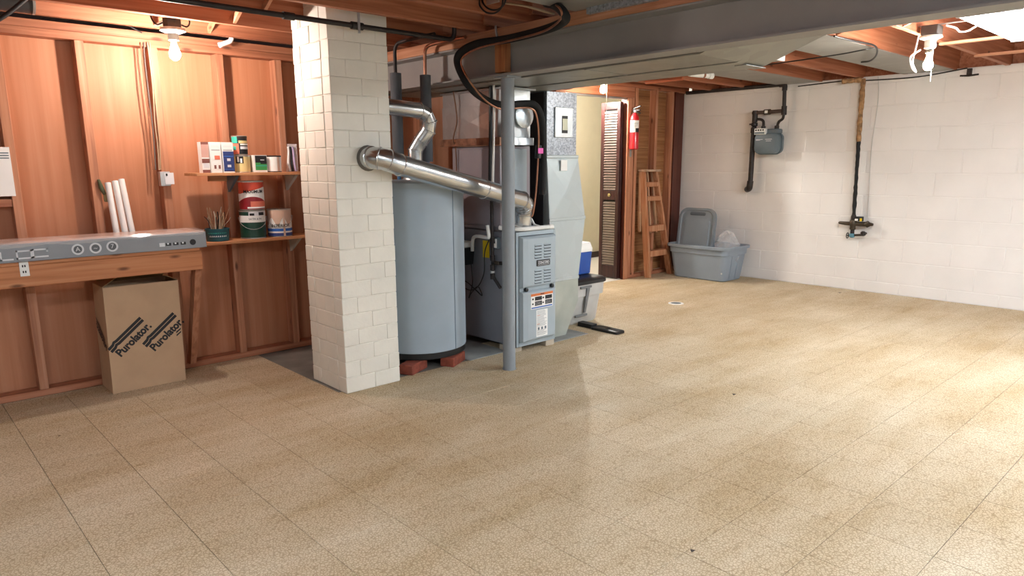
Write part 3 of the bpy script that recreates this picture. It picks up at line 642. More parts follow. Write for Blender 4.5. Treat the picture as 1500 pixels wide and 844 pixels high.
cp.part('power_cord', M(BLACK).tube(bez([q(716, 352, 'X', 3.26), q(710, 370, 'X', 3.26), q(709, 400, 'X', 3.27), q(700, 420, 'X', 3.27), q(688, 425, 'X', 3.27), q(677, 418, 'X', 3.27), q(682, 412, 'X', 3.27), q(696, 424, 'X', 3.27), q(706, 433, 'X', 3.27), q(700, 420, 'X', 3.26), q(690, 430, 'X', 3.26), q(687, 436, 'X', 3.26), q(692, 415, 'X', 3.26), q(690, 382, 'X', 3.26)], 8), .0045, 8))
tag(M(YELLOW).box(q(707, 352, 'X', 3.322), Vector(q(717, 378, 'X', 3.325)), .0005).obj('warning_tag', loc=q(712, 378, 'X', 3.322)), 'yellow warning tag hanging on the furnace side', 'tag')
sb = Thing('switch_box', 'small service switch on the furnace side beside the post', 'switch', q(730, 355, 'X', 3.32))
A, B = q(727, 349, 'X', 3.33), q(733, 363, 'X', 3.33); sb.part('box', M(METERG).box((3.334, A.y, A.z+.008), (3.30, B.y, B.z-.008), .002)); sb.part('plate', M(WHITE).box((3.30, A.y-.005, A.z), (3.296, B.y+.005, B.z), .001)); sb.part('toggle', M(BLACK).box((3.296, (A.y+B.y)/2-.004, (A.z+B.z)/2), (3.284, (A.y+B.y)/2+.004, (A.z+B.z)/2+.016), .001))
ip = Thing('iron_pipe', 'thin black iron gas pipe passing the chimney top', 'pipe', (2.1, 3.535, 2.07))
ip.part('pipe', M(IRON).tube(arc_path([(.9, 3.535, 2.091), (2.80, 3.535, 2.091), (2.80, 3.535, 2.36)], .05), .0135, 14)); ip.part('tee', M(IRON).cyl((2.09, 3.535, 2.091), (2.16, 3.535, 2.091), .02, 14)); ip.part('hanger', M(STEEL).box((2.118, 3.511, 2.05), (2.132, 3.516, 2.2))); ip.part('coupling', M(IRON).cyl((1.70, 3.535, 2.091), (1.76, 3.535, 2.091), .019, 14))
wlp = Thing('coiled_cable', 'black cable loop hanging from a joist above the beam', 'cable', q(718, 20, 'X', 2.6))
lo = [q(702, -6, 'X', 2.6), q(703, 8, 'X', 2.6), q(712, 18, 'X', 2.6), q(725, 19, 'X', 2.6), q(735, 10, 'X', 2.6), q(737, -6, 'X', 2.6)]
wlp.part('cable', M(BLACK).tube(bez(lo), .005, 8)); wlp.part('inner_cable', M(BLACK).tube(bez([p_+Vector((.02, 0, .02)) for p_ in lo]), .005, 8)); wlp.part('staple', M(STEEL).box(q(712, 0, 'X', 2.6), Vector(q(732, 3, 'X', 2.606)), .001))
line('cloth_cable', 'tan cable stapled along a joist above the beam', 'cable', [q(738, 4, 'X', 2.62), q(770, 9, 'X', 2.68), q(806, 19, 'X', 2.78), q(812, 20, 'X', 2.8)], .006, plain('cable_tan', '9c8468', .7))
line('grey_conduit', 'short grey conduit hooked over the beam above the post', 'conduit', [q(726, 38, 'X', 2.93), q(727, 48, 'X', 2.93), q(730, 57, 'X', 2.935), q(737, 60, 'X', 2.95)], .007, STEEL)

# ================================================================== LAMPS
def bulb(t, c, col, strength, r=.03):
    "c = top of the glass"
    x, y, z = c
    t.part('glass_bulb', M(glow('bulb_glow', col, strength)).lathe([(.0125, z), (.014, z-.02), (r*.75, z-.045), (r, z-.068), (r*.97, z-.083), (r*.75, z-.098), (r*.35, z-.107), (.001, z-.109)], (x, y, 0), 16))
t = Thing('lamp_holder', 'bare lit bulb in a porcelain holder above the workbench', 'lamp', (1.445, 4.40, 2.09))
t.part('junction_box', M(plain('box_brown', '4a4038', .6)).lathe([(.05, 2.118), (.05, 2.165), (.045, 2.167)], (1.445, 4.40, 0), 8)); t.part('mounting_bar', M(STEEL).box((1.43, 4.316, 2.167), (1.46, 4.676, 2.173)))
t.part('porcelain', M(PORC).lathe([(.03, 2.117), (.066, 2.115), (.068, 2.10), (.045, 2.09), (.03, 2.085), (.028, 2.05), (.02, 2.048)], (1.445, 4.40, 0), 28)); bulb(t, (1.445, 4.40, 2.05), (1, .86, .77, 1), BULB_L)
t.part('cable', M(BLACK).tube(bez([(1.395, 4.40, 2.14), (1.37, 4.42, 2.13), (1.355, 4.45, 2.16), (1.36, 4.5, 2.22)]), .0045, 8)); t.part('cable', M(BLACK).tube(bez([(1.495, 4.40, 2.14), (1.53, 4.41, 2.135), (1.55, 4.42, 2.17), (1.53, 4.45, 2.22)]), .0045, 8))
lampR = t = Thing('lamp_holder', 'bare lit bulb with outlet and pull cord beneath the open joists', 'lamp', (5.34, 1.69, 2.06))
bx, by = 5.34, 1.69
t.part('junction_box', M(plain('box_brown', '4a4038', .6)).box((bx-.055, by-.05, 2.165), (bx+.055, by+.05, 2.225), .004)); t.part('mounting_bar', M(STEEL).box((bx-.012, by-.29, 2.226), (bx+.012, by+.078, 2.232)))
t.part('porcelain', M(PORC).lathe([(.03, 2.164), (.066, 2.162), (.068, 2.148), (.045, 2.138), (.036, 2.132), (.034, 2.085), (.022, 2.075)], (bx, by, 0), 28)); t.part('outlet_adapter', M(BRONZE).lathe([(.018, 2.074), (.026, 2.07), (.026, 2.055), (.018, 2.05)], (bx, by, 0), 18))
t.part('outlet_eye', M(STEEL).lathe([(.014, -.03), (.016, -.034), (.008, -.038)], (bx, by, 2.10), 14, 'y')); bulb(t, (bx, by, 2.052), (1, .93, .82, 1), BULB_R)
t.part('pull_cord', M(WHITE).tube([(bx-.03, by-.03, 2.1), (bx-.032, by-.033, 1.87)], .0025, 6))
lampR.part('plug_cord', M(WHITE).tube(bez([(bx-.08, by+.05, 2.16), (bx-.095, by+.06, 2.05), (bx-.095, by+.065, 1.99), (bx-.06, by+.05, 1.935), (bx-.085, by+.07, 1.96), (bx-.10, by+.08, 2.03), (bx-.05, by+.04, 2.075)], 8), .005, 8))
line('white_cable', 'short white cable looping along the joist beside the fluorescent fixture', 'cord', [q(1386, 37, 'Z', 2.22), q(1400, 41, 'Z', 2.2), q(1406, 46, 'Z', 2.2), q(1418, 45, 'Z', 2.2), q(1437, 34, 'Z', 2.21)], .006, WHITE, 8)
t = Thing('lamp_holder', 'bare lit bulb with pull cord in front of the doorway header', 'lamp', (5.69, 4.78, 2.1)); bx, by = 5.69, 4.78
t.part('junction_box', M(plain('box_brown', '4a4038', .6)).lathe([(.05, 2.215), (.05, 2.26), (.045, 2.262)], (bx, by, 0), 8)); t.part('porcelain', M(PORC).lathe([(.03, 2.214), (.066, 2.212), (.068, 2.198), (.045, 2.188), (.03, 2.183), (.028, 2.155), (.02, 2.153)], (bx, by, 0), 28))
t.part('mounting_bar', M(STEEL).box((bx-.012, 4.75, 2.262), (bx+.012, 5.12, 2.268)))
bulb(t, (bx, by, 2.154), (1, .85, .66, 1), BULB_B, .031); t.part('pull_cord', M(WHITE).tube([(bx+.02, by-.03, 2.19), (bx+.02, by-.032, 1.80)], .002, 6))
def fluor(label, x0, x1, y0, y1, z, on=1.0, group='fluorescent fixtures under the joists', lx=True):
    t = Thing('fluorescent_fixture', label, 'lamp', ((x0+x1)/2, (y0+y1)/2, z-.07), group)
    t.part('housing', M(WHITE).loft([[(x0, y0, z-.02), (x1, y0, z-.02), (x1, y1, z-.02), (x0, y1, z-.02)], [(x0, y0, z-.001), (x1, y0, z-.001), (x1, y1, z-.001), (x0, y1, z-.001)]]))
    if lx: ends = ((x0, x0+.02, y0, y1), (x1-.02, x1, y0, y1))
    else: ends = ((x0, x1, y0, y0+.02), (x0, x1, y1-.02, y1))
    for e_ in ends: t.part('end_cap', M(SILV).box((e_[0], e_[2], z-.07), (e_[1], e_[3], z-.021), .003))
    m = M(glow('tube_glow', (.84, .93, 1, 1), TUBE*on)) if on else M(plain('diffuser_off', '8b8b7c', .3))
    if lx: m.box((x0+.021, y0+.005, z-.066), (x1-.021, y1-.005, z-.024), .006)
    else: m.box((x0+.005, y0+.021, z-.066), (x1-.005, y1-.021, z-.024), .006)
    t.part('diffuser', m)
    return t
fluor('lit fluorescent fixture under the joists beside the strapping', 4.55, 5.74, 1.02, 1.33, ZF, .5)
fluor('unlit fluorescent fixture between joists behind the ducts', 5.22, 5.40, 2.72, 3.7, ZF-.006, 0, None, False)
fluor('unseen fluorescent fixture added as fill light over the open floor', 1.0, 2.2, -1.15, -.85, ZN, .75)  # assumed fixture outside the view, added for fill from the camera side
fluor('unseen fluorescent fixture added as fill light across the beam', 4.2, 5.4, -1.45, -1.15, ZF, 1.5)  # also out of view, added to brighten the right-hand side
fluor('unseen fluorescent fixture added as fill light near the workbench end', -1.7, -.5, .9, 1.2, ZN, .6)  # out of view as well, added as weak fill on the left
t = Thing('unseen_hall_lamp', 'assumed unseen bulb added to light the room behind the doorway', 'lamp', (6.1, 5.45, 2.2))
t.part('porcelain', M(PORC).lathe([(.066, 2.2995), (.068, 2.285), (.045, 2.275), (.03, 2.27), (.028, 2.24), (.02, 2.238)], (6.1, 5.45, 0), 24)); bulb(t, (6.1, 5.45, 2.24), (1, .96, .88, 1), 1400)  # hidden bulb, added to brighten the hall wall and door slats

# ================================================================== LEFT WALL: bench, shelves, cans
wbn = Thing('workbench', 'orange wood workbench fixed to the stud wall', 'workbench', (.5, 4.65, .72))
wbn.part('apron', M(BENCHW).box((-2.6, 4.455, .718), (1.508, 4.493, .833), .003)); wbn.part('top_board', M(BENCHW).box((-2.6, 4.455, .834), (1.50, 4.645, .854), .002)); wbn.part('top_board', M(BENCHW).box((-2.6, 4.648, .834), (1.50, 4.838, .854), .002))
wbn.part('end_board', M(BENCHW).box((1.47, 4.494, .72), (1.505, 4.838, .833), .002))
for x in (1.478, -.9): wbn.part('brace', M(WZ).loft([[(x, 4.50, .716), (x+.038, 4.50, .716), (x+.038, 4.58, .716), (x, 4.58, .716)], [(x, 4.775, .045), (x+.038, 4.775, .045), (x+.038, 4.838, .045), (x, 4.838, .045)]]), smooth=False)
ob = Thing('outlet', 'white double outlet plate on the workbench apron', 'outlet', (.61, 4.453, .75))
A, B = q(27, 384, 'Y', 4.454), q(44, 404, 'Y', 4.454); ob.part('plate', M(WHITE).box((A.x, 4.4545, A.z), (B.x, 4.450, B.z), .001))
for zz in (.3, .7):
    z = A.z+(B.z-A.z)*zz; m = M(INK)
    for dx in (.35, .6): xx = A.x+(B.x-A.x)*dx; m.box((xx-.003, 4.4495, z-.006), (xx+.003, 4.4502, z+.006))
    ob.part('socket', m)
# long carton
lcx = 1.535
lct = Thing('long_carton', 'long flat grey carton in clear film lying on the workbench', 'carton', (.5, 4.6, .855))
m = M(GREYC); cy0_, cy1_ = 4.43, 4.76
m.box((-.9, cy0_, .8552), (lcx, cy1_, .952), .003); m.use(PINKC).quad((-.89, cy0_+.004, .9525), (lcx-.004, cy0_+.004, .9525), (lcx-.004, cy1_-.003, .9525), (-.89, cy1_-.003, .9525)); lct.part('box', m, smooth=False)
m = M(SILV)
for i_, s_ in enumerate('LOC'):
    pp = q(12+i_*23.5, 375.5-i_*2.4, 'Y', cy0_-.001); x, z = pp.x, pp.z; w_, h_, k_ = .036, .023, .008
    bars = {'L': [(-w_, w_*.6, -h_, -h_+k_), (-w_, -w_+k_, -h_, h_)], 'O': [(-w_, w_, -h_, -h_+k_), (-w_, w_, h_-k_, h_), (-w_, -w_+k_, -h_, h_), (w_-k_, w_, -h_, h_)], 'C': [(-w_, w_, -h_, -h_+k_), (-w_, w_, h_-k_, h_), (-w_, -w_+k_, -h_, h_), (w_-k_, w_, h_*.2, h_)]}[s_]
    for a_, b_, c_, d_ in bars: m.box((x+a_, cy0_-.0015, z+c_), (x+b_, cy0_-.0005, z+d_))
lct.part('lettering', m)
for (u, v, s_) in ((114, 365.5, 'A'), (140, 363.5, '~'), (164.5, 361, '7')):
    c = q(u, v, 'Y', cy0_-.0008); m = M(SILV).lathe([(.021, c.y), (.021, c.y-.001), (.03, c.y-.001), (.03, c.y)], (c.x, 0, c.z), 24, 'y'); m.use(plain('icon_grey', '5b5e63', .4)).lathe([(.0205, c.y), (.0205, c.y-.0006), (.001, c.y-.0006)], (c.x, 0, c.z), 24, 'y')
    text_on(m.use(SILV), s_, .034, (c.x, c.y-.0014, c.z), (1, 0, 0), (0, 0, 1)); lct.part('icon', m)
c = q(261, 357, 'Y', cy0_-.001); m = M(SILV).box((c.x-.105, c.y-.0006, c.z-.011), (c.x-.075, c.y, c.z+.011))
for k in range(3): m.use(INK).box((c.x-.07+k*.042, c.y-.0006, c.z-.008), (c.x-.04+k*.042, c.y, c.z+.008)); m.use(SILV).box((c.x-.062+k*.042, c.y-.001, c.z-.001), (c.x-.052+k*.042, c.y-.0006, c.z+.008))
m.use(INK).lathe([(.018, c.y), (.018, c.y-.0006), (.001, c.y-.0006)], (c.x+.085, 0, c.z+.003), 16, 'y'); lct.part('pictograms', m)
rg = []
for k in range(25):
    x = -.88+k*.1; rg.append([(x, cy0_-.003, .935+random.uniform(-.006, .006)), (x, cy0_-.003-random.random()*.003, .947), (x+.01, cy0_+.01, .957+random.random()*.008), (x, cy0_+.16, .958+random.random()*.014), (x, cy1_-.01, .956)])
m = M(FILM)
for a_, b_ in zip(rg, rg[1:]): m.add(a_+b_, [(i, i+1, i+6, i+5) for i in range(4)])
lct.part('clear_film', m)
# shipping box
bxk = Thing('shipping_box', 'tall open cardboard shipping box under the workbench', 'box', (1.17, 4.71, 0))
x0, x1, y0, y1, zt = .962, 1.382, 4.585, 4.83, .648; th = .004
m = M(CARD); T0, T1 = x0+.012, x1+.012
def wallq(m, a, b, c, d, n):
    n = Vector(n)*th; P = [Vector(p_) for p_ in (a, b, c, d)]; m.loft([P, [p_+n for p_ in P]])
wallq(m, (x0, y0, .001), (x1, y0, .001), (T1, y0, zt), (T0, y0, zt), (0, 1, 0)); wallq(m, (x0, y1-th, .001), (x1, y1-th, .001), (T1, y1-th, zt), (T0, y1-th, zt), (0, 1, 0))
wallq(m, (x0, y0+th, .001), (x0, y1-th, .001), (T0, y1-th, zt), (T0, y0+th, zt), (1, 0, 0)); wallq(m, (x1-th, y0+th, .001), (x1-th, y1-th, .001), (T1-th, y1-th, zt), (T1-th, y0+th, zt), (1, 0, 0)); m.box((x0+th, y0+th, .001), (x1-th, y1-th, .006))
bxk.part('carton_body', m, smooth=False)
m = M(CARDIN); wallq(m, (T0, y0+.01, zt), (T0, y1-.01, zt), (T0+.115, y1-.03, zt+.062), (T0+.115, y0+.04, zt+.062), (0, 0, .9)); bxk.part('flap', m, smooth=False)
m = M(CARDIN); wallq(m, (T1, y0+.01, zt), (T1, y1-.01, zt), (T1-.12, y1-.03, zt+.062), (T1-.12, y0+.04, zt+.062), (0, 0, .9)); bxk.part('flap', m, smooth=False)
m = M(CARDIN); wallq(m, (T0+.02, y1-th, zt), (T1-.02, y1-th, zt), (T1-.02, y1-.09, zt+.055), (T0+.02, y1-.09, zt+.055), (0, 0, .9)); bxk.part('flap', m, smooth=False)
def logo(m, cx, cz, clip=False):
    up = Vector((-math.sin(R(40)), 0, math.cos(R(40)))); rt = Vector((math.cos(R(40)), 0, math.sin(R(40)))); o = Vector((cx, y0-.0008, cz))
    if not clip: text_on(m, 'Purolator.', .066, o, rt, up, bold=.0028, sx=.92)
    for off in (.046, .067):
        L_ = [-.135, -.10, -.085, -.07, .12] if not clip else [-.135, -.11, -.105, -.095, -.085]; b_ = [-.006, -.004, .004, .0, .0]
        for i in range(4):
            P = []
            for j, s_ in ((i, -1), (i+1, -1), (i+1, 1), (i, 1)): P.append(o+rt*L_[j]+up*(off+b_[j]+s_*.0085))
            m.quad(*P)
m = M(INK); logo(m, 1.108, .315); bxk.part('printed_logo', m)
m = M(INK); logo(m, 1.298, .315); bxk.part('printed_logo', m)
m = M(INK)
for off in (0, .02): m.quad((1.352, y0-.0008, .292+off), (1.381, y0-.0008, .314+off), (1.382, y0-.0008, .324+off), (1.352, y0-.0008, .303+off))
bxk.part('printed_logo', m)
m = M(INK)
for off in (0, .02): m.quad((x0+.001, 4.63, .30+off), (x0+.001, 4.63, .312+off), (x0+.003, 4.80, .425+off), (x0+.003, 4.80, .413+off))
text_on(m, 'Purolator', .058, (x0+.0015, 4.71, .335), (0, 1, .68), (0, -.68, 1), bold=.002); bxk.part('printed_logo', m)
# shelves
def shelf(name, label, x0, x1, y0, z, bracks):
    t = Thing(name, label, 'shelf', ((x0+x1)/2, YL, z-.02)); t.part('board', M(SHELFW).box((x0, y0, z-.019), (x1, YL-.001, z), .002))
    for x, mat in bracks: t.part('bracket', M(mat).loft([[(x, YL-.001, z-.0195), (x+.022, YL-.001, z-.0195), (x+.022, YL-.17, z-.0195), (x, YL-.17, z-.0195)], [(x, YL-.001, z-.03), (x+.022, YL-.001, z-.03), (x+.022, YL-.16, z-.03), (x, YL-.16, z-.03)], [(x+.004, YL-.001, z-.13), (x+.018, YL-.001, z-.13), (x+.018, YL-.01, z-.13), (x+.004, YL-.01, z-.13)]]), smooth=False)
    return t
s1 = shelf('wall_shelf', 'upper pine shelf holding cartons and small cans', 1.575, 2.40, 4.61, 1.302, ((2.26, PORC), (1.845, METERG)))
s1.part('cleat', M(SHELFW).box((1.72, YL-.03, 1.245), (1.838, YL-.001, 1.282), .002))
shelf('wall_shelf', 'lower pine shelf holding gallon paint cans and a tub', 1.54, 2.40, 4.60, .862, ((2.26, PORC),))
CANM = plain('can_steel', 'c3c2bd', .3, metal=.75, var=.1)
def can(label, c, r, h_, bands, lid=None, bail=False, texts=(), body=CANM, name='paint_can', patches=()):
    x, y, z = c; t = Thing(name, label, 'paint can', c); f = math.atan2(-y, -x)+R(4)
    t.part('body', M(body).lathe([(r-.002, z), (r+.002, z+.002), (r, z+.006), (r, z+h_-.012), (r+.002, z+h_-.008), (r+.002, z+h_-.002), (r-.003, z+h_-.001), (r-.008, z+h_-.004)], (x, y, 0), 32))
    t.part('lid', M(lid or CANM).lathe([(r-.008, z+h_-.006), (r-.01, z+h_-.004), (r-.014, z+h_-.0035), (.002, z+h_-.003)], (x, y, 0), 28))
    n = 40; m = M()
    for li, (a0, a1, lo_, hi_, mat) in enumerate(list(bands)+list(patches)):
        lo_ = lo_ if callable(lo_) else (lambda a, v=lo_: v); hi_ = hi_ if callable(hi_) else (lambda a, v=hi_: v)
        m.use(mat); rad = r+.0008+.0006*li; vs = []
        for k in range(n+1):
            a = R(a0)+(R(a1)-R(a0))*k/n; ca, sa_ = math.cos(f+a), math.sin(f+a); vs += [(x+rad*ca, y+rad*sa_, z+h_*lo_(math.degrees(a))), (x+rad*ca, y+rad*sa_, z+h_*hi_(math.degrees(a)))]
        m.add(vs, [(2*k, 2*k+2, 2*k+3, 2*k+1) for k in range(n)])
    for s_, size, a, zz, mat in texts: text_wrap(m.use(mat), s_, size, (x, y), r+.0062, f+R(a), z+h_*zz, bold=size*.02)
    if m.v: t.part('label', m)
    if bail:
        pts = [(x+(r+.006)*math.cos(f+a)+.0*0, y+(r+.006)*math.sin(f+a), z+h_*(.72-.38*math.cos(a))) for a in [R(-90+180*k/20) for k in range(21)]]
        t.part('bail_handle', M(STEEL).tube(pts, .0018, 6))
        for s_ in (-1, 1): t.part('bail_ear', M(STEEL).lathe([(.008, 0), (.008, .003), (.003, .005)], (x+(r+.002)*math.cos(f+s_*R(90)), y+(r+.002)*math.sin(f+s_*R(90)), z+h_*.72), 10))
    return t
can('dark green labelled gallon can under the red can', (1.945, 4.70, .8625), .082, .19, [(-180, 180, .04, .95, DGREEN), (-95, 95, .58, .82, WHITE), (-20, 80, .82, .95, SILV)], bail=True, texts=(('SATIN & IN', .017, 8, .70, METERG),), patches=((25, 55, .82, .93, INK), (-15, 5, .82, .9, INK)))
can('red and orange gallon can stacked on the green can', (1.952, 4.705, 1.054), .080, .193, [(-180, 180, .03, .96, ORED), (-100, 100, lambda a: .03, lambda a: .56+.22*min(1, max(0, (a+60)/120)), WHITE), (-100, 100, lambda a: .03, lambda a: .26+.2*math.cos(R(max(-80, min(80, a*1.1)))), CRED)], texts=(('MAXIMUM', .029, 6, .63, INK),), patches=((-10, 75, .10, .30, SALM), (-25, 70, .06, .11, WHITE)))
can('white and blue gallon can splashed with tan drips', (2.135, 4.70, .8625), .080, .19, [(-180, 180, .03, .96, WHITE), (-180, 180, .03, .14, NAVY), (-180, 180, .2, .3, SKYB), (-90, 70, lambda a: .55+.14*math.sin(a*.11), .96, PINKC)], bail=True, texts=(('INTERIOR', .030, 0, .40, INK),), patches=((12, 22, .03, .96, PINKC),))
can('small cream can with black printed blocks under the coloured can', (1.90, 4.70, 1.3025), .054, .112, [(-180, 180, .04, .95, YELL)], texts=(), patches=((-85, -55, .5, .95, METERG), (-40, 10, .52, .93, INK), (-30, -18, .6, .9, WHITE), (-10, 2, .55, .8, WHITE)))
can('small coloured can stacked on the cream can', (1.898, 4.702, 1.4155), .047, .125, [(-180, 180, .04, .95, INK), (-90, -20, .6, .96, TEAL2), (-90, -10, .04, .58, SALM), (-20, 90, .86, .96, BROWN)], patches=((-10, 70, .6, .74, YELL), (0, 75, .3, .44, SILV), (0, 75, .5, .58, WHITE), (-55, -30, .25, .45, TEAL2)))
can('small open white tin with dark rim beside the paint cans', (2.118, 4.70, 1.3025), .054, .112, [(-180, 180, .05, .9, WHITE)], lid=CAVITY_SHADE, body=BROWN, name='tin_can', patches=((25, 45, .05, .9, PINKC), (-60, -35, .2, .75, SILV)))  # dark disc paints the shaded inside of the open tin
def carton(name, label, x0, x1, y0, y1, z0, h_, faces, base=WHITE):
    t = Thing(name, label, 'carton', ((x0+x1)/2, (y0+y1)/2, z0)); t.part('box', M(base).box((x0, y0, z0), (x1, y1, z0+h_), .001)); m = M(); faces = [(base, 0, 1, 0, 1)]+list(faces)
    for mat, a0, a1, b0, b1 in faces: e_ = y0-.0006-.0003*len(m.f); m.use(mat).quad((x0+(x1-x0)*a0, e_, z0+h_*b0), (x0+(x1-x0)*a1, e_, z0+h_*b0), (x0+(x1-x0)*a1, e_, z0+h_*b1), (x0+(x1-x0)*a0, e_, z0+h_*b1))
    t.part('printed_face', m); return t
PINKB = plain('pink_print', 'c99f93', .55); BRB = plain('brown_print', '7d4c44', .55)
carton('slim_carton', 'slim pink and brown carton at the end of the upper shelf', 1.625, 1.672, 4.64, 4.70, 1.3025, .192, [(PINKB, .0, 1, .5, .92), (BRB, 0, 1, .92, 1), (BRB, 0, 1, .32, .46), (SILV, .15, .9, .16, .3), (BRB, 0, 1, 0, .1)])
carton('white_carton', 'white carton with small pictures beside the pink carton', 1.678, 1.745, 4.63, 4.70, 1.3025, .192, [(METERG, .1, .9, .73, .75), (SILV, .1, .8, .86, .88), (SALM, .35, .85, .43, .56), (BRB, .25, .85, .13, .25), (WHITE, .45, .65, .11, .27)])
carton('blue_carton', 'blue and white carton beside the small cans', 1.752, 1.825, 4.63, 4.70, 1.3025, .192, [(NAVY, .06, 1, .04, .70), (METERG, .1, .9, .73, .75), (SILV, .1, .8, .86, .88), (SILV, .38, .68, .38, .47), (SILV, .38, .7, .18, .26), (SKYB, .1, .95, .52, .55), (SKYB, .1, .9, .1, .12)])
carton('green_carton', 'square black and green carton between the small cans', 1.962, 2.054, 4.65, 4.73, 1.3025, .112, [(INK, .12, .98, .5, .97), (GREEN, .12, .98, .12, .56), (INK, .5, .98, .48, .8), (SILV, .5, .8, .7, .74), (TEAL2, .15, .98, .36, .4)])
pk = Thing('plastic_packet', 'clear packet of white strips leaning on the stud at the shelf end', 'packet', (2.27, 4.74, 1.3025))
m = M(FILM)
for k in range(6): pass
m.loft([[(2.235+.02*math.sin(z_*9), 4.755-.02*z_, 1.3035+z_), (2.31, 4.72, 1.3035+z_), (2.31, 4.722, 1.3035+z_), (2.235+.02*math.sin(z_*9), 4.758-.02*z_, 1.3035+z_)] for z_ in (0, .05, .1, .15, .19)]); pk.part('pouch', m)
for k, mat in enumerate((WHITE, INK, plain('lilac_strip', 'b8a8cc', .5))): pk.part('strip', M(mat).tube(bez([(2.255+k*.018, 4.735-k*.008, 1.306), (2.247+k*.018, 4.735-k*.008, 1.37), (2.253+k*.014, 4.735-k*.008, 1.44), (2.25+k*.014, 4.735-k*.008, 1.475)]), .007, 8))
tub = Thing('teal_tub', 'low teal tin full of sticks beside the long carton', 'tin', (1.70, 4.69, .8625))
tub.part('bowl', M(TEALC).lathe([(.066, .8625), (.07, .866), (.074, .935), (.077, .94), (.077, .944), (.072, .945), (.069, .94), (.066, .875), (.002, .873)], (1.70, 4.69, 0), 28)); f_ = math.atan2(-4.69, -1.70)
m = M(SILV)
for k in range(9):
    a = f_+R(-42+k*10); m.quad(*[(1.70+.0738*math.cos(a+d_), 4.69+.0738*math.sin(a+d_), .892+dz) for d_, dz in ((0, 0), (R(7), .001), (R(7), .010), (R(2), .007))])
m.use(TEAL2)
for k in range(10): a = f_+R(-50+k*10); m.quad(*[(1.70+.0738*math.cos(a+d_), 4.69+.0738*math.sin(a+d_), .915+dz) for d_, dz in ((0, 0), (R(6), 0), (R(6), .004), (0, .004))])
tub.part('band', m)
random.seed(12)
for k in range(20):
    a = random.uniform(0, 6.28); r0 = random.uniform(0, .05); ln = random.uniform(.07, .17); tl = random.uniform(.05, .55); dx, dy = math.cos(a), math.sin(a)
    if k in (3, 9): tl = 1.0
    p0 = Vector((1.70+r0*dx*.6, 4.69+r0*dy*.6, .8755)); p1 = p0+Vector((dx*.05*min(tl, .8), dy*.05*min(tl, .8), .075)); p2 = p1+Vector((dx*ln*tl*.6, dy*ln*tl*.4-.005, ln*(1-tl*.45)))
    o = M((TAN, TAN, IRON, plain('pale_wire', 'd3c3ad', .6))[k % 4]).tube(bez([p0, p1, (p1+p2)/2+Vector((random.uniform(-.012, .012), 0, .006)), p2], 4), random.uniform(.002, .0036), 6).obj('stick', loc=p0)
    tag(o, ('thin tan stick standing in the teal tub', 'thin tan stick standing in the teal tub', 'dark bent wire standing in the teal tub', 'pale bent wire standing in the teal tub')[k % 4], 'stick', 'sticks and wires in the teal tub')
# cables, box, rolls, paper on the stud wall
sw = Thing('switch_box', 'metal switch box on the stud behind the workbench', 'switch', (1.44, 4.83, 1.25))
sw.part('box', M(STEEL).box((1.415, YL-.045, 1.222), (1.475, YL-.001, 1.312), .002)); sw.part('cover_plate', M(SILV).box((1.44, YL-.05, 1.232), (1.495, YL-.0455, 1.305), .001)); sw.part('toggle', M(BLACK).box((1.447, YL-.056, 1.285), (1.457, YL-.05, 1.30), .001))
for k, (lb, mat, xs) in enumerate((('copper coloured cable clipped to the stud above the switch box', plain('cable_brown', '8a5a40', .6), (206, 208, 212, 219, 222, 224)), ('grey cable between the two others above the switch box', plain('cable_grey', '5f554e', .6), (211, 212, 217, 223, 226, 228)), ('pale cloth cable falling from the top plate to the switch box', plain('cable_tan', '9c8468', .7), (219, 221, 226, 231, 234, 235)), ('cream cable beside the pale one above the switch box', plain('cable_cream', 'a08a70', .6), (216, 219, 224, 227, 231, 233)))):
    ys_ = (62, 85, 130, 180, 215, 249); line('cable', lb, 'cable', [q(x_, y_, 'Y', YL-.010-.003*k) for x_, y_ in zip(xs, ys_)], .004, mat, 8, 'cables running down to the switch box')
for k, (a_, b_) in enumerate((((1.085, 4.82), (1.125, 4.835)), ((1.13, 4.80), (1.163, 4.825)), ((1.175, 4.82), (1.201, 4.835)))):
    a0, a1 = Vector((a_[0]+.05, a_[1]-.03, .8555)), Vector((b_[0]-.005, b_[1]-.02, 1.25+.01*k)); m = M(WHITE).tube([a0, a1], .0175, 14); dd = (a1-a0).normalized(); m.use(SILV).tube([a1, a1+dd*.002], .012, 12); tag(m.obj('white_roll', loc=a0), ('white paper roll next to the green handled brush', 'white paper roll between the two other rolls', 'white paper roll on the switch box side of the others')[k], 'roll', 'white rolls behind the long carton')
br = Thing('paint_brush', 'green handled brush hanging on a stud above the rolls', 'brush', (1.08, 4.83, 1.15)); br.part('handle', M(plain('olive_handle', '4f5335', .5)).tube([(1.075, YL-.012, 1.27), (1.085, YL-.012, 1.22), (1.10, YL-.012, 1.18)], [.007, .014, .01], 10)); br.part('bristles', M(plain('bristle', '8a7a54', .9)).box((1.092, YL-.022, 1.135), (1.122, YL-.004, 1.18), .004))
tag(M(WHITE).box((.30, YL-.003, 1.185), (.655, YL-.001, 1.455)).obj('paper_sheet', loc=(.48, YL, 1.19)), 'white printed sheet pinned to the stud wall above the bench', 'paper')
shp = [o for o in bpy.data.objects if o.name.startswith('paper_sheet')][0]
for k in range(3):
    m = M(METERG); m.quad((.60, YL-.0036, 1.42-k*.014), (.648, YL-.0036, 1.42-k*.014), (.648, YL-.0036, 1.426-k*.014), (.60, YL-.0036, 1.426-k*.014)); m.obj('print_line', shp, (.48, YL, 1.19))
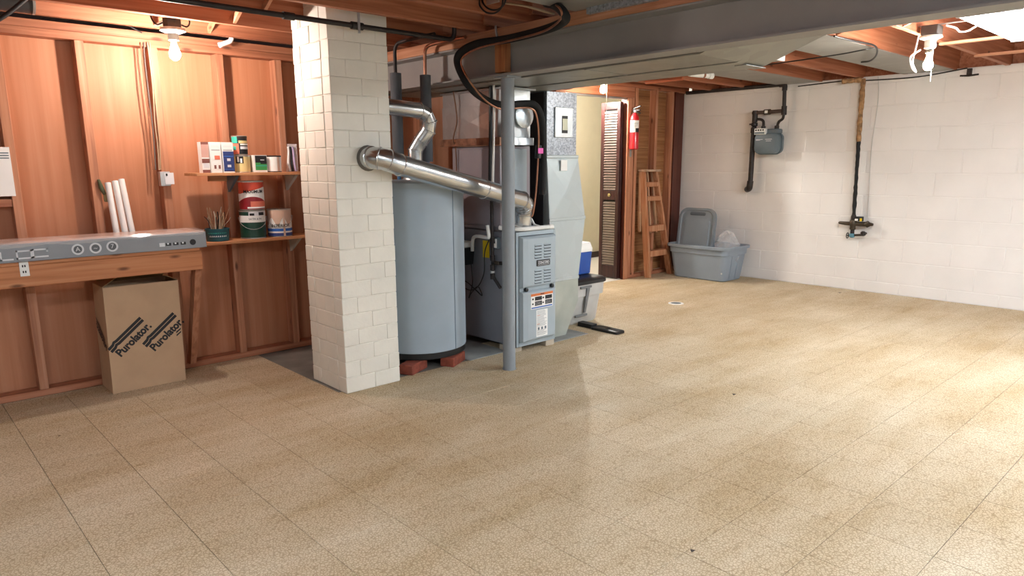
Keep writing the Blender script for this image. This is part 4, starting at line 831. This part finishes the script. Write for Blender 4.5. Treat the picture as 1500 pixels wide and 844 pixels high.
dk = Thing('round_duct', 'dark round duct end between joists above the bench', 'duct', (.5, 4.5, 2.2)); pE = q(49, 6, 'Y', 4.52); dk.part('pipe', M(plain('dark_duct', '4b4a4c', .45, metal=.5)).cyl((-1.2, 4.52, pE.z+.01), (pE.x, 4.52, pE.z+.01), .06, 24)); dk.part('collar', M(STEEL).tube([(pE.x-.012, 4.52, pE.z+.01), (pE.x, 4.52, pE.z+.01)], .0635, 24))
line('black_strap', 'black strap hanging from joists beside the round duct', 'strap', [q(-8, 33, 'Y', 4.40), q(14, 18, 'Y', 4.40), q(38, -2, 'Y', 4.40)], .011, BLACK)
pe = Thing('pipe_elbow', 'short white plastic elbow under the joist above the shelves', 'pipe', q(335, 62, 'Y', 4.74)); pe.part('pipe', M(PVC).tube(arc_path([q(339, 48, 'Y', 4.72), q(339, 60, 'Y', 4.72), q(322, 66, 'Y', 4.72)], .02), .015, 14)); pe.part('end_ring', M(SILV).tube([q(324, 65.3, 'Y', 4.72), q(321, 66.3, 'Y', 4.72)], .017, 14))
line('stub_wire', 'thin dark wire poking out above the top plate', 'wire', [q(182, 34, 'Y', 4.80), q(195, 41, 'Y', 4.80), q(208, 48, 'Y', 4.80)], .004, BLACK, 6)

# ================================================================== RIGHT SIDE: gas meter, water pipe
XM = 7.60
gp = Thing('gas_meter_piping', 'black iron gas piping around the meter on the white wall', 'pipe', (XM, 4.0, 1.06))
gp.part('main_run', M(IRON).tube([(XM, 5.06, 2.185), (XM, 3.83, 2.185)], .021, 16)); gp.part('elbow', M(IRON).tube(arc_path([(XM, 3.87, 2.185), (XM, 3.81, 2.185), (XM, 3.81, 2.12)], .05), .028, 16))
gp.part('riser', M(IRON).cyl((XM, 3.81, 2.13), (XM, 3.80, 1.90), .02, 16)); gp.part('tee', M(IRON).cyl((XM, 3.80, 1.955), (XM, 3.80, 1.86), .029, 16)); gp.part('bypass', M(plain('brown_iron', '54453f', .55, metal=.3)).cyl((XM, 3.79, 1.905), (XM, 4.17, 1.90), .02, 16)); gp.part('bypass_valve', M(BRONZE).cyl((XM, 3.96, 1.903), (XM, 4.03, 1.902), .03, 12)); gp.part('valve_tag', M(WHITE).box((XM-.034, 3.975, 1.888), (XM-.031, 4.01, 1.918)))
gp.part('outlet_bend', M(IRON).tube(bez([(XM, 3.80, 1.87), (XM, 3.81, 1.82), (XM, 3.85, 1.79), (XM, 3.87, 1.735)]), .015, 12)); gp.part('inlet_bend', M(IRON).tube(bez([(XM, 4.13, 1.83), (XM, 4.07, 1.825), (XM, 4.035, 1.80), (XM, 4.03, 1.735)]), .015, 12))
gp.part('cross_fitting', M(IRON).cyl((XM, 4.14, 1.925), (XM, 4.14, 1.80), .029, 16)); gp.part('shutoff_valve', M(IRON).lathe([(.02, 1.80), (.034, 1.79), (.036, 1.76), (.02, 1.745)], (XM, 4.14, 0), 14)); gp.part('valve_key', M(IRON).box((XM-.012, 4.15, 1.77), (XM+.012, 4.20, 1.785), .002))
gp.part('service_pipe', M(IRON).tube([(XM, 4.145, 1.745), (XM, 4.148, 1.10)], .028, 18)); gp.part('service_coupling', M(IRON).cyl((XM, 4.145, 1.735), (XM, 4.146, 1.68), .034, 16)); gp.part('service_elbow', M(IRON).tube(arc_path([(XM, 4.148, 1.14), (XM, 4.155, 1.055), (XM+.10, 4.235, 1.04)], .07), .036, 18))
gm = Thing('gas_meter', 'grey diaphragm gas meter hanging on the white wall', 'gas meter', (XM, 3.945, 1.44))
def yzring(x, y0, y1, z0, z1, r): return [Vector((x, a_, b_)) for a_, b_ in rrect(y0, y1, z0, z1, r, 5)]
gm.part('body', M(METERG).loft([yzring(XM-.075, 3.83, 4.075, 1.465, 1.655, .05), yzring(XM-.06, 3.805, 4.095, 1.445, 1.67, .06), yzring(XM+.055, 3.805, 4.095, 1.445, 1.67, .06), yzring(XM+.07, 3.83, 4.075, 1.465, 1.655, .05)])); gm.part('flange', M(METERG).loft([yzring(XM-.006, 3.795, 4.105, 1.435, 1.68, .065), yzring(XM+.006, 3.795, 4.105, 1.435, 1.68, .065)])); gm.part('top_case', M(METERG).box((XM-.05, 3.82, 1.66), (XM+.05, 4.08, 1.715), .012))
for y in (3.87, 4.03): gm.part('connection', M(IRON).cyl((XM, y, 1.714), (XM, y, 1.75), .025, 16))
gm.part('index', M(WHITE).box((XM-.098, 3.955, 1.655), (XM-.05, 4.085, 1.722), .003)); m = M(INK)
for k in range(4): m.box((XM-.0992, 3.97+k*.028, 1.695), (XM-.0982, 3.99+k*.028, 1.712))
m.use(METERG).box((XM-.0992, 3.962, 1.66), (XM-.0982, 4.08, 1.685)); gm.part('index_dials', m)
m = M(SILV)
for a_, b_, z in ((3.99, 4.07, 1.60), (4.02, 4.07, 1.592), (3.88, 3.96, 1.60), (3.89, 3.95, 1.582)): m.box((XM-.0765, a_, z), (XM-.0752, b_, z+.004))
gm.part('printed_lines', m)
wm = Thing('water_line', 'water pipe with tan wrap and black lower half on the white wall', 'pipe', (7.645, 2.985, .58)); XW = 7.645
def rough_tube(m, a, b, r, n, jit, seg=10):
    a, b = Vector(a), Vector(b); pts = [a+(b-a)*k/n+Vector((0, random.uniform(-jit, jit), 0)) for k in range(n+1)]; m.tube(pts, [r*random.uniform(.82, 1.18) for _ in pts], seg); return m
wm.part('tan_wrap', rough_tube(M(TAPE), (XW, 3.005, 2.175), (XW, 2.995, 1.555), .024, 22, .003)); wm.part('top_wrap', rough_tube(M(TAPE), (XW-.02, 3.02, 2.165), (XW-.12, 3.16, 2.155), .026, 8, .01)); wm.part('black_sleeve', rough_tube(M(RUBBER), (XW, 2.995, 1.57), (XW, 2.975, .80), .019, 24, .002))
wm.part('reducer', M(IRON).lathe([(.018, .81), (.026, .79), (.026, .76), (.02, .75)], (XW, 2.975, 0), 14)); wm.part('meter_body', M(BRONZE).lathe([(.028, .755), (.036, .74), (.036, .70), (.028, .685), (.03, .655), (.02, .645)], (XW, 2.975, 0), 16))
wm.part('cross_arm', M(BRONZE).tube([(XW, 3.125, .715), (XW, 3.115, .716), (XW, 3.05, .712), (XW, 2.90, .712), (XW, 2.84, .716), (XW, 2.775, .714)], [.008, .016, .02, .024, .026, .013], 14)); wm.part('side_handle', M(BRONZE).cyl((XW, 2.845, .705), (XW, 2.815, .725), .032, 12))
wm.part('meter_register', M(BLACK).cyl((XW, 2.915, .742), (XW, 2.915, .79), .04, 16)); m = M(WHITE).box((XW-.043, 2.915, .748), (XW-.039, 2.945, .768)); m.use(YELLOW).box((XW-.043, 2.875, .745), (XW-.038, 2.895, .775)); wm.part('register_tag', m)
wm.part('drop_nipple', M(IRON).cyl((XW, 2.975, .65), (XW, 2.975, .605), .02, 14)); wm.part('blue_valve', M(plain('valve_teal', '4f8291', .4)).lathe([(.02, .61), (.028, .60), (.028, .575), (.015, .565)], (XW, 2.975, 0), 14)); wm.part('hand_wheel', M(IRON).tube([(XW+.028*math.cos(R(a_))-.0, 3.022, .585+.028*math.sin(R(a_))) for a_ in range(0, 361, 30)], .005, 8, False)); wm.part('wheel_stem', M(IRON).cyl((XW, 3.024, .585), (XW, 2.975, .585), .007, 8))
wm.part('side_pipe', M(BRONZE).tube([(XW, 2.975, .59), (XW, 2.88, .60), (XW+.02, 2.86, .61), (XR-.004, 2.86, .615)], .012, 12)); wm.part('small_valve', M(IRON).lathe([(.012, .59), (.026, .60), (.026, .63), (.012, .64)], (XW, 2.865, 0), 12))
line('white_wire', 'thin white wire hanging beside the wrapped water pipe', 'wire', [(XR-.006, 2.885, 2.19), (XR-.006, 2.865, 1.95), (XR-.006, 2.885, 1.5), (XR-.006, 2.87, 1.1), (XR-.006, 2.86, .78)], .0035, plain('wire_grey_white', 'c9c8c4', .5), 6)
line('black_cable', 'black cable drooping along the top of the white wall', 'cable', [(XR-.03, 3.7, 2.16), (XR-.03, 3.2, 2.175), (XR-.02, 2.95, 2.16), (XR-.02, 2.5, 2.155), (XR-.02, 2.1, 2.195)], .006, BLACK, 8)
line('black_cable', 'black cable slung across the joists beside the ducts', 'cable', [q(1015, 108, 'Z', 2.15), q(1100, 98, 'Z', 2.15), q(1215, 82, 'Z', 2.15), q(1260, 74, 'Z', 2.15), q(1280, 70, 'Z', 2.165)], .005, BLACK, 8)
line('black_cable', 'black cable loop hanging below the panning sheet', 'cable', [q(1222, 53, 'Z', 2.18), q(1250, 60, 'Z', 2.17), q(1281, 67, 'Z', 2.165), q(1284, 80, 'Z', 2.15), q(1275, 89, 'Z', 2.15), q(1262, 91, 'Z', 2.16)], .007, BLACK, 8)
t = Thing('capped_pipe', 'white capped drain pipe strapped under a joist by the gas run', 'pipe', q(1040, 110, 'Z', 2.13)); a_, b_ = q(1010, 108, 'Z', 2.14), q(1042, 111, 'Z', 2.14); t.part('pipe', M(PVC).cyl(a_, b_, .025, 16)); dd = (b_-a_).normalized(); t.part('cap', M(PVC).cyl(b_-dd*.04, b_+dd*.01, .03, 16)); t.part('strap', M(COPPER).cyl(b_-dd*.12, b_-dd*.10, .029, 16))
t = tag(M(plain('pale_red_wood', 'b5623f', .6)).cyl(q(946, 121, 'Z', 2.12), q(1000, 115, 'Z', 2.12), .016, 10).obj('copper_pipe', loc=q(946, 121, 'Z', 2.12)), 'short copper pipe hanging under joists before the partition', 'pipe')
hk = Thing('iron_hook', 'small rusty hook bracket at the top of the white wall', 'hook', (XR-.02, 2.09, 2.12)); hk.part('bracket', M(IRON).box((XR-.03, 2.06, 2.13), (XR-.001, 2.10, 2.19), .002)); hk.part('arms', M(IRON).tube([(XR-.03, 2.15, 2.13), (XR-.03, 2.08, 2.125), (XR-.03, 2.0, 2.13)], .008, 8))

# ================================================================== FAR CORNER
ex = Thing('fire_extinguisher', 'red fire extinguisher hanging on the partition stud', 'extinguisher', (6.66, 5.02, 1.50)); ex_, ey, ez = 6.555, 5.035, 1.50; ER = .052
ex.part('cylinder', M(RED).lathe([(.04, ez), (ER, ez+.01), (ER, ez+.33), (ER*.85, ez+.365), (.025, ez+.39), (.02, ez+.40)], (ex_, ey, 0), 28)); ex.part('valve', M(BLACK).lathe([(.018, ez+.40), (.02, ez+.41), (.02, ez+.44), (.012, ez+.445)], (ex_, ey, 0), 14)); ex.part('handle', M(BLACK).box((ex_-.012, ey-.075, ez+.425), (ex_+.012, ey+.03, ez+.437), .003)); ex.part('lever', M(BLACK).loft([[(ex_-.01, ey+.02, ez+.445), (ex_+.01, ey+.02, ez+.445), (ex_+.01, ey+.02, ez+.455), (ex_-.01, ey+.02, ez+.455)], [(ex_-.01, ey-.08, ez+.47), (ex_+.01, ey-.08, ez+.47), (ex_+.01, ey-.08, ez+.48), (ex_-.01, ey-.08, ez+.48)]])); ex.part('gauge', M(SILV).lathe([(.014, 0), (.016, -.01), (.013, -.014)], (ex_-.025, ey-.02, ez+.42), 14, 'y')); ex.part('nozzle', M(BLACK).cyl((ex_+.01, ey-.01, ez+.42), (ex_+.05, ey-.04, ez+.40), .009, 10))
f_ = math.atan2(-ey, -ex_); m = M(WHITE); n = 16
for mat, a0, a1, z0, z1, e_ in ((WHITE, -65, 65, .19, .32, .0008), (INK, 15, 64, .19, .235, .0014), (METERG, -50, 50, .285, .289, .0014), (METERG, -50, 40, .27, .273, .0014), (METERG, -50, 30, .255, .258, .0014)):
    vs = []
    for k in range(n+1): a = f_+R(a0+(a1-a0)*k/n); vs += [(ex_+(ER+e_)*math.cos(a), ey+(ER+e_)*math.sin(a), ez+z0), (ex_+(ER+e_)*math.cos(a), ey+(ER+e_)*math.sin(a), ez+z1)]
    m.use(mat).add(vs, [(2*k, 2*k+2, 2*k+3, 2*k+1) for k in range(n)])
ex.part('label', m); ex.part('wall_bracket', M(STEEL).box((6.54, YB-.024, 1.42), (6.57, YB-.0125, 1.62), .002))
# step ladder
la = Thing('step_ladder', 'short wooden step ladder leaning folded on the partition', 'ladder', (7.0, 5.0, 0))
def beam4(m, a, b, w_, d_):
    a, b = Vector(a), Vector(b); m.loft([[a+Vector((sx*w_/2, sy*d_/2, 0)) for sx, sy in ((-1, -1), (1, -1), (1, 1), (-1, 1))], [b+Vector((sx*w_/2, sy*d_/2, 0)) for sx, sy in ((-1, -1), (1, -1), (1, 1), (-1, 1))]]); return m
TL, TR_, BL_, BR_ = Vector((6.745, 5.045, 1.25)), Vector((6.975, 5.045, 1.25)), Vector((6.845, 4.90, .001)), Vector((7.27, 4.975, .001))
BL_ = Vector((6.82, 4.975, .001))
for a_, b_ in ((BL_, TL), (BR_, TR_)): la.part('stile', beam4(M(LADW), a_, b_, .034, .075), smooth=False)
for z in (.30, .60, .945, 1.11):
    k = z/1.25; a_, b_ = BL_+(TL-BL_)*k, BR_+(TR_-BR_)*k; la.part('step', M(LADW).box((a_.x+.018, a_.y-.045, z-.05 if z < .9 else z-.035), (b_.x-.018, a_.y+.04, z+.02), .003))
la.part('top_cap', M(plain('worn_wood', 'b99a82', .7, var=.25, scale=20)).box((6.715, 4.965, 1.2505), (7.005, 5.09, 1.275), .004))
for a_, b_ in (((6.76, 5.075, .55), (6.745, 5.075, 1.245)), ((6.975, 5.075, .52), (6.87, 5.075, 1.245)), ((7.09, 5.075, .52), (6.97, 5.075, 1.245))): la.part('rear_leg', beam4(M(wood('pale_leg', 'z', 'a77a5c', 'c49a78', 'd8b89a', knots=False)), a_, b_, .028, .025), smooth=False)
# big storage tote with its lid standing in it
bt = Thing('storage_tote', 'large blue-grey plastic tote with scuffed corners by the white wall', 'tote', (7.36, 4.5, 0))
def xyring(x0, x1, y0, y1, z, r): return [Vector((a_, b_, z)) for a_, b_ in rrect(x0, x1, y0, y1, r, 6)]
O = (7.14, 7.56, 4.16, 4.85); 
def gr(d_, z, r): return xyring(O[0]-d_, O[1]+d_, O[2]-d_, O[3]+d_, z, r)
m = M(TOTEB).loft([gr(-.012, .001, .06), gr(0, .012, .07), gr(.035, .30, .075), gr(.046, .305, .078), gr(.05, .365, .08), gr(.072, .37, .085), gr(.075, .40, .087), gr(.066, .405, .085), gr(.045, .395, .078), gr(.03, .30, .07), gr(-.005, .02, .06)]); bt.part('tub', m)
for y in (4.30, 4.40): bt.part('end_rib', M(TOTEB).loft([[(7.25+(y-4.3)*1.3, 4.150, .03), (7.29+(y-4.3)*1.3, 4.150, .03), (7.29+(y-4.3)*1.3, 4.165, .03), (7.25+(y-4.3)*1.3, 4.165, .03)], [(7.25+(y-4.3)*1.3, 4.118, .29), (7.29+(y-4.3)*1.3, 4.118, .29), (7.29+(y-4.3)*1.3, 4.13, .29), (7.25+(y-4.3)*1.3, 4.13, .29)]]))
SCF = plain('scuff_white', 'b7bcc0', .7)
for (x, y, z, s_) in ((7.137, 4.80, .10, .03), (7.128, 4.22, .12, .04), (7.13, 4.18, .10, .03), (7.141, 4.62, .014, .05), (7.141, 4.52, .014, .04)): bt.part('scuff', M(SCF).lathe([(s_*.35, -.0015), (s_*.3, .0015), (.001, .002)], (x+.004, y, z), 10, 'x'))
lid = Thing('tote_lid', 'grey tote lid standing upright inside the large tote', 'lid', (7.18, 4.6, .03)); tl = Vector((.16, 0, .86)).normalized()
def lidpt(u, v, out): return Vector((7.185, 4.60, .03))+Vector((0, -u, 0))+Vector((.12, 0, .99)).normalized()*v+Vector((-.99, 0, .12)).normalized()*out
def lring(u0, u1, v0, v1, r, out): return [lidpt(a_, b_, out) for a_, b_ in rrect(u0, u1, v0, v1, r, 6)]
m = M(TOTEL).loft([lring(-.265, .235, 0, .80, .12, -.02), lring(-.265, .235, 0, .80, .12, .008), lring(-.235, .205, .03, .775, .10, .012), lring(-.225, .195, .04, .765, .095, .0), lring(-.195, .165, .08, .68, .05, 0), lring(-.185, .155, .09, .665, .045, .012)]); lid.part('panel', m); lid.part('handle_recess', M(plain('recess_grey', '4c565f', .6)).loft([lring(-.12, .09, .712, .752, .018, .0006), lring(-.115, .085, .715, .749, .016, .003)]))
bag = M(FILM); random.seed(5); nb = 22; ringsb = []
for i in range(14):
    a = i/13; rr_ = .155*math.sqrt(max(0, 1-(1.55*a-.55)**2))*(1 if a < .75 else .92)+.006
    ringsb.append([(7.37+rr_*math.cos(2*math.pi*k/nb)*f1, 4.275+rr_*math.sin(2*math.pi*k/nb)*f1*.95, .20+a*.36+.02*math.sin(k*1.7+i)) for k in range(nb) for f1 in [random.uniform(.78, 1.1)]])
bag.loft(ringsb); tag(bag.obj('plastic_bag', loc=(7.38, 4.27, .22), smooth=False), 'crumpled clear plastic bag in the large tote', 'bag')
# small tote with cooler
st = Thing('small_tote', 'light grey tote with black lid behind the return drop', 'tote', (4.42, 4.08, 0)); O = (4.23, 4.64, 3.88, 4.36)
st.part('tub', M(TOTEW).loft([gr(-.03, .001, .05), gr(-.012, .02, .06), gr(.012, .24, .06), gr(.03, .245, .06), gr(.036, .345, .06), gr(.03, .346, .06)])); st.part('lid', M(BLACK).loft([gr(.045, .347, .06), gr(.05, .352, .062), gr(.048, .375, .06), gr(.03, .392, .06), gr(-.02, .396, .05)])); st.part('latch', M(plain('latch_grey', '6e7173', .5)).loft([[(4.40, 3.856, .10), (4.42, 3.856, .10), (4.42, 3.868, .10), (4.40, 3.868, .10)], [(4.41, 3.832, .335), (4.45, 3.832, .335), (4.45, 3.85, .335), (4.41, 3.85, .335)]])); st.part('latch_bar', M(plain('latch_grey', '6e7173', .5)).box((4.33, 3.832, .315), (4.47, 3.846, .335), .003)); st.part('lower_bar', M(plain('latch_grey', '6e7173', .5)).box((4.30, 3.862, .07), (4.45, 3.874, .09), .003))
cl = Thing('cooler', 'small blue cooler with white lid on the light grey tote', 'cooler', (4.40, 4.1, .397)); O = (4.32, 4.665, 4.0, 4.24)
cl.part('body', M(BLUE).loft([gr(-.015, .3975, .03), gr(-.005, .405, .035), gr(.004, .59, .035), gr(.0, .595, .035)])); cl.part('lid', M(WHITE).loft([gr(.007, .596, .035), gr(.008, .62, .035), gr(-.008, .672, .03), gr(-.02, .676, .03)]))
bp = Thing('black_floor_bracket', 'flat black plastic bar lying on the floor before the tote', 'bar', (4.41, 3.62, 0)); bp.part('bar', M(BLACK).loft([xyring(4.30, 4.41, 3.42, 3.70, .001, .02), xyring(4.30, 4.41, 3.42, 3.70, .018, .02), xyring(4.308, 4.402, 3.43, 3.69, .024, .016)])); bp.part('neck', M(BLACK).loft([xyring(4.315, 4.395, 3.70, 3.86, .001, .01), xyring(4.32, 4.39, 3.70, 3.86, .034, .01)])); bp.part('inset', M(RUBBER).box((4.325, 3.45, .0242), (4.385, 3.56, .027), .001))
bo = bp.o; bo.rotation_euler.z = R(0)
dn = Thing('floor_drain', 'small round white floor drain set in the tiles', 'drain', (5.73, 3.835, 0)); dn.part('rim', M(WHITE).lathe([(.055, .0003), (.075, .0005), (.073, .004), (.055, .004)], (5.73, 3.835, 0), 28)); dn.part('grate', M(METERG).lathe([(.05, .0042), (.048, .0052), (.002, .0054)], (5.73, 3.835, 0), 20))
for k, (x, y, s_, lb) in enumerate(((2.47, 1.72, .02, 'x'), )): pass
for (u, v, s_, lb) in ((1014, 807, .016, 'dark floor chip lying on the open tiles'), (1075, 578, .02, 'small dark leaf scrap on the open tiles'), (1230, 429, .03, 'dark leaf scrap by the foot of the white wall')):
    c = q(u, v, 'Z', 0); tag(M(BROWN).loft([[(c.x-s_*.7, c.y-s_*.3, .0005), (c.x+s_*.6, c.y-s_*.4, .0005), (c.x+s_*.1, c.y+s_*.6, .0005)], [(c.x-s_*.5, c.y-s_*.2, .003), (c.x+s_*.4, c.y-s_*.3, .003), (c.x+s_*.1, c.y+s_*.4, .003)]]).obj('debris', loc=(c.x, c.y, 0)), lb, 'debris')
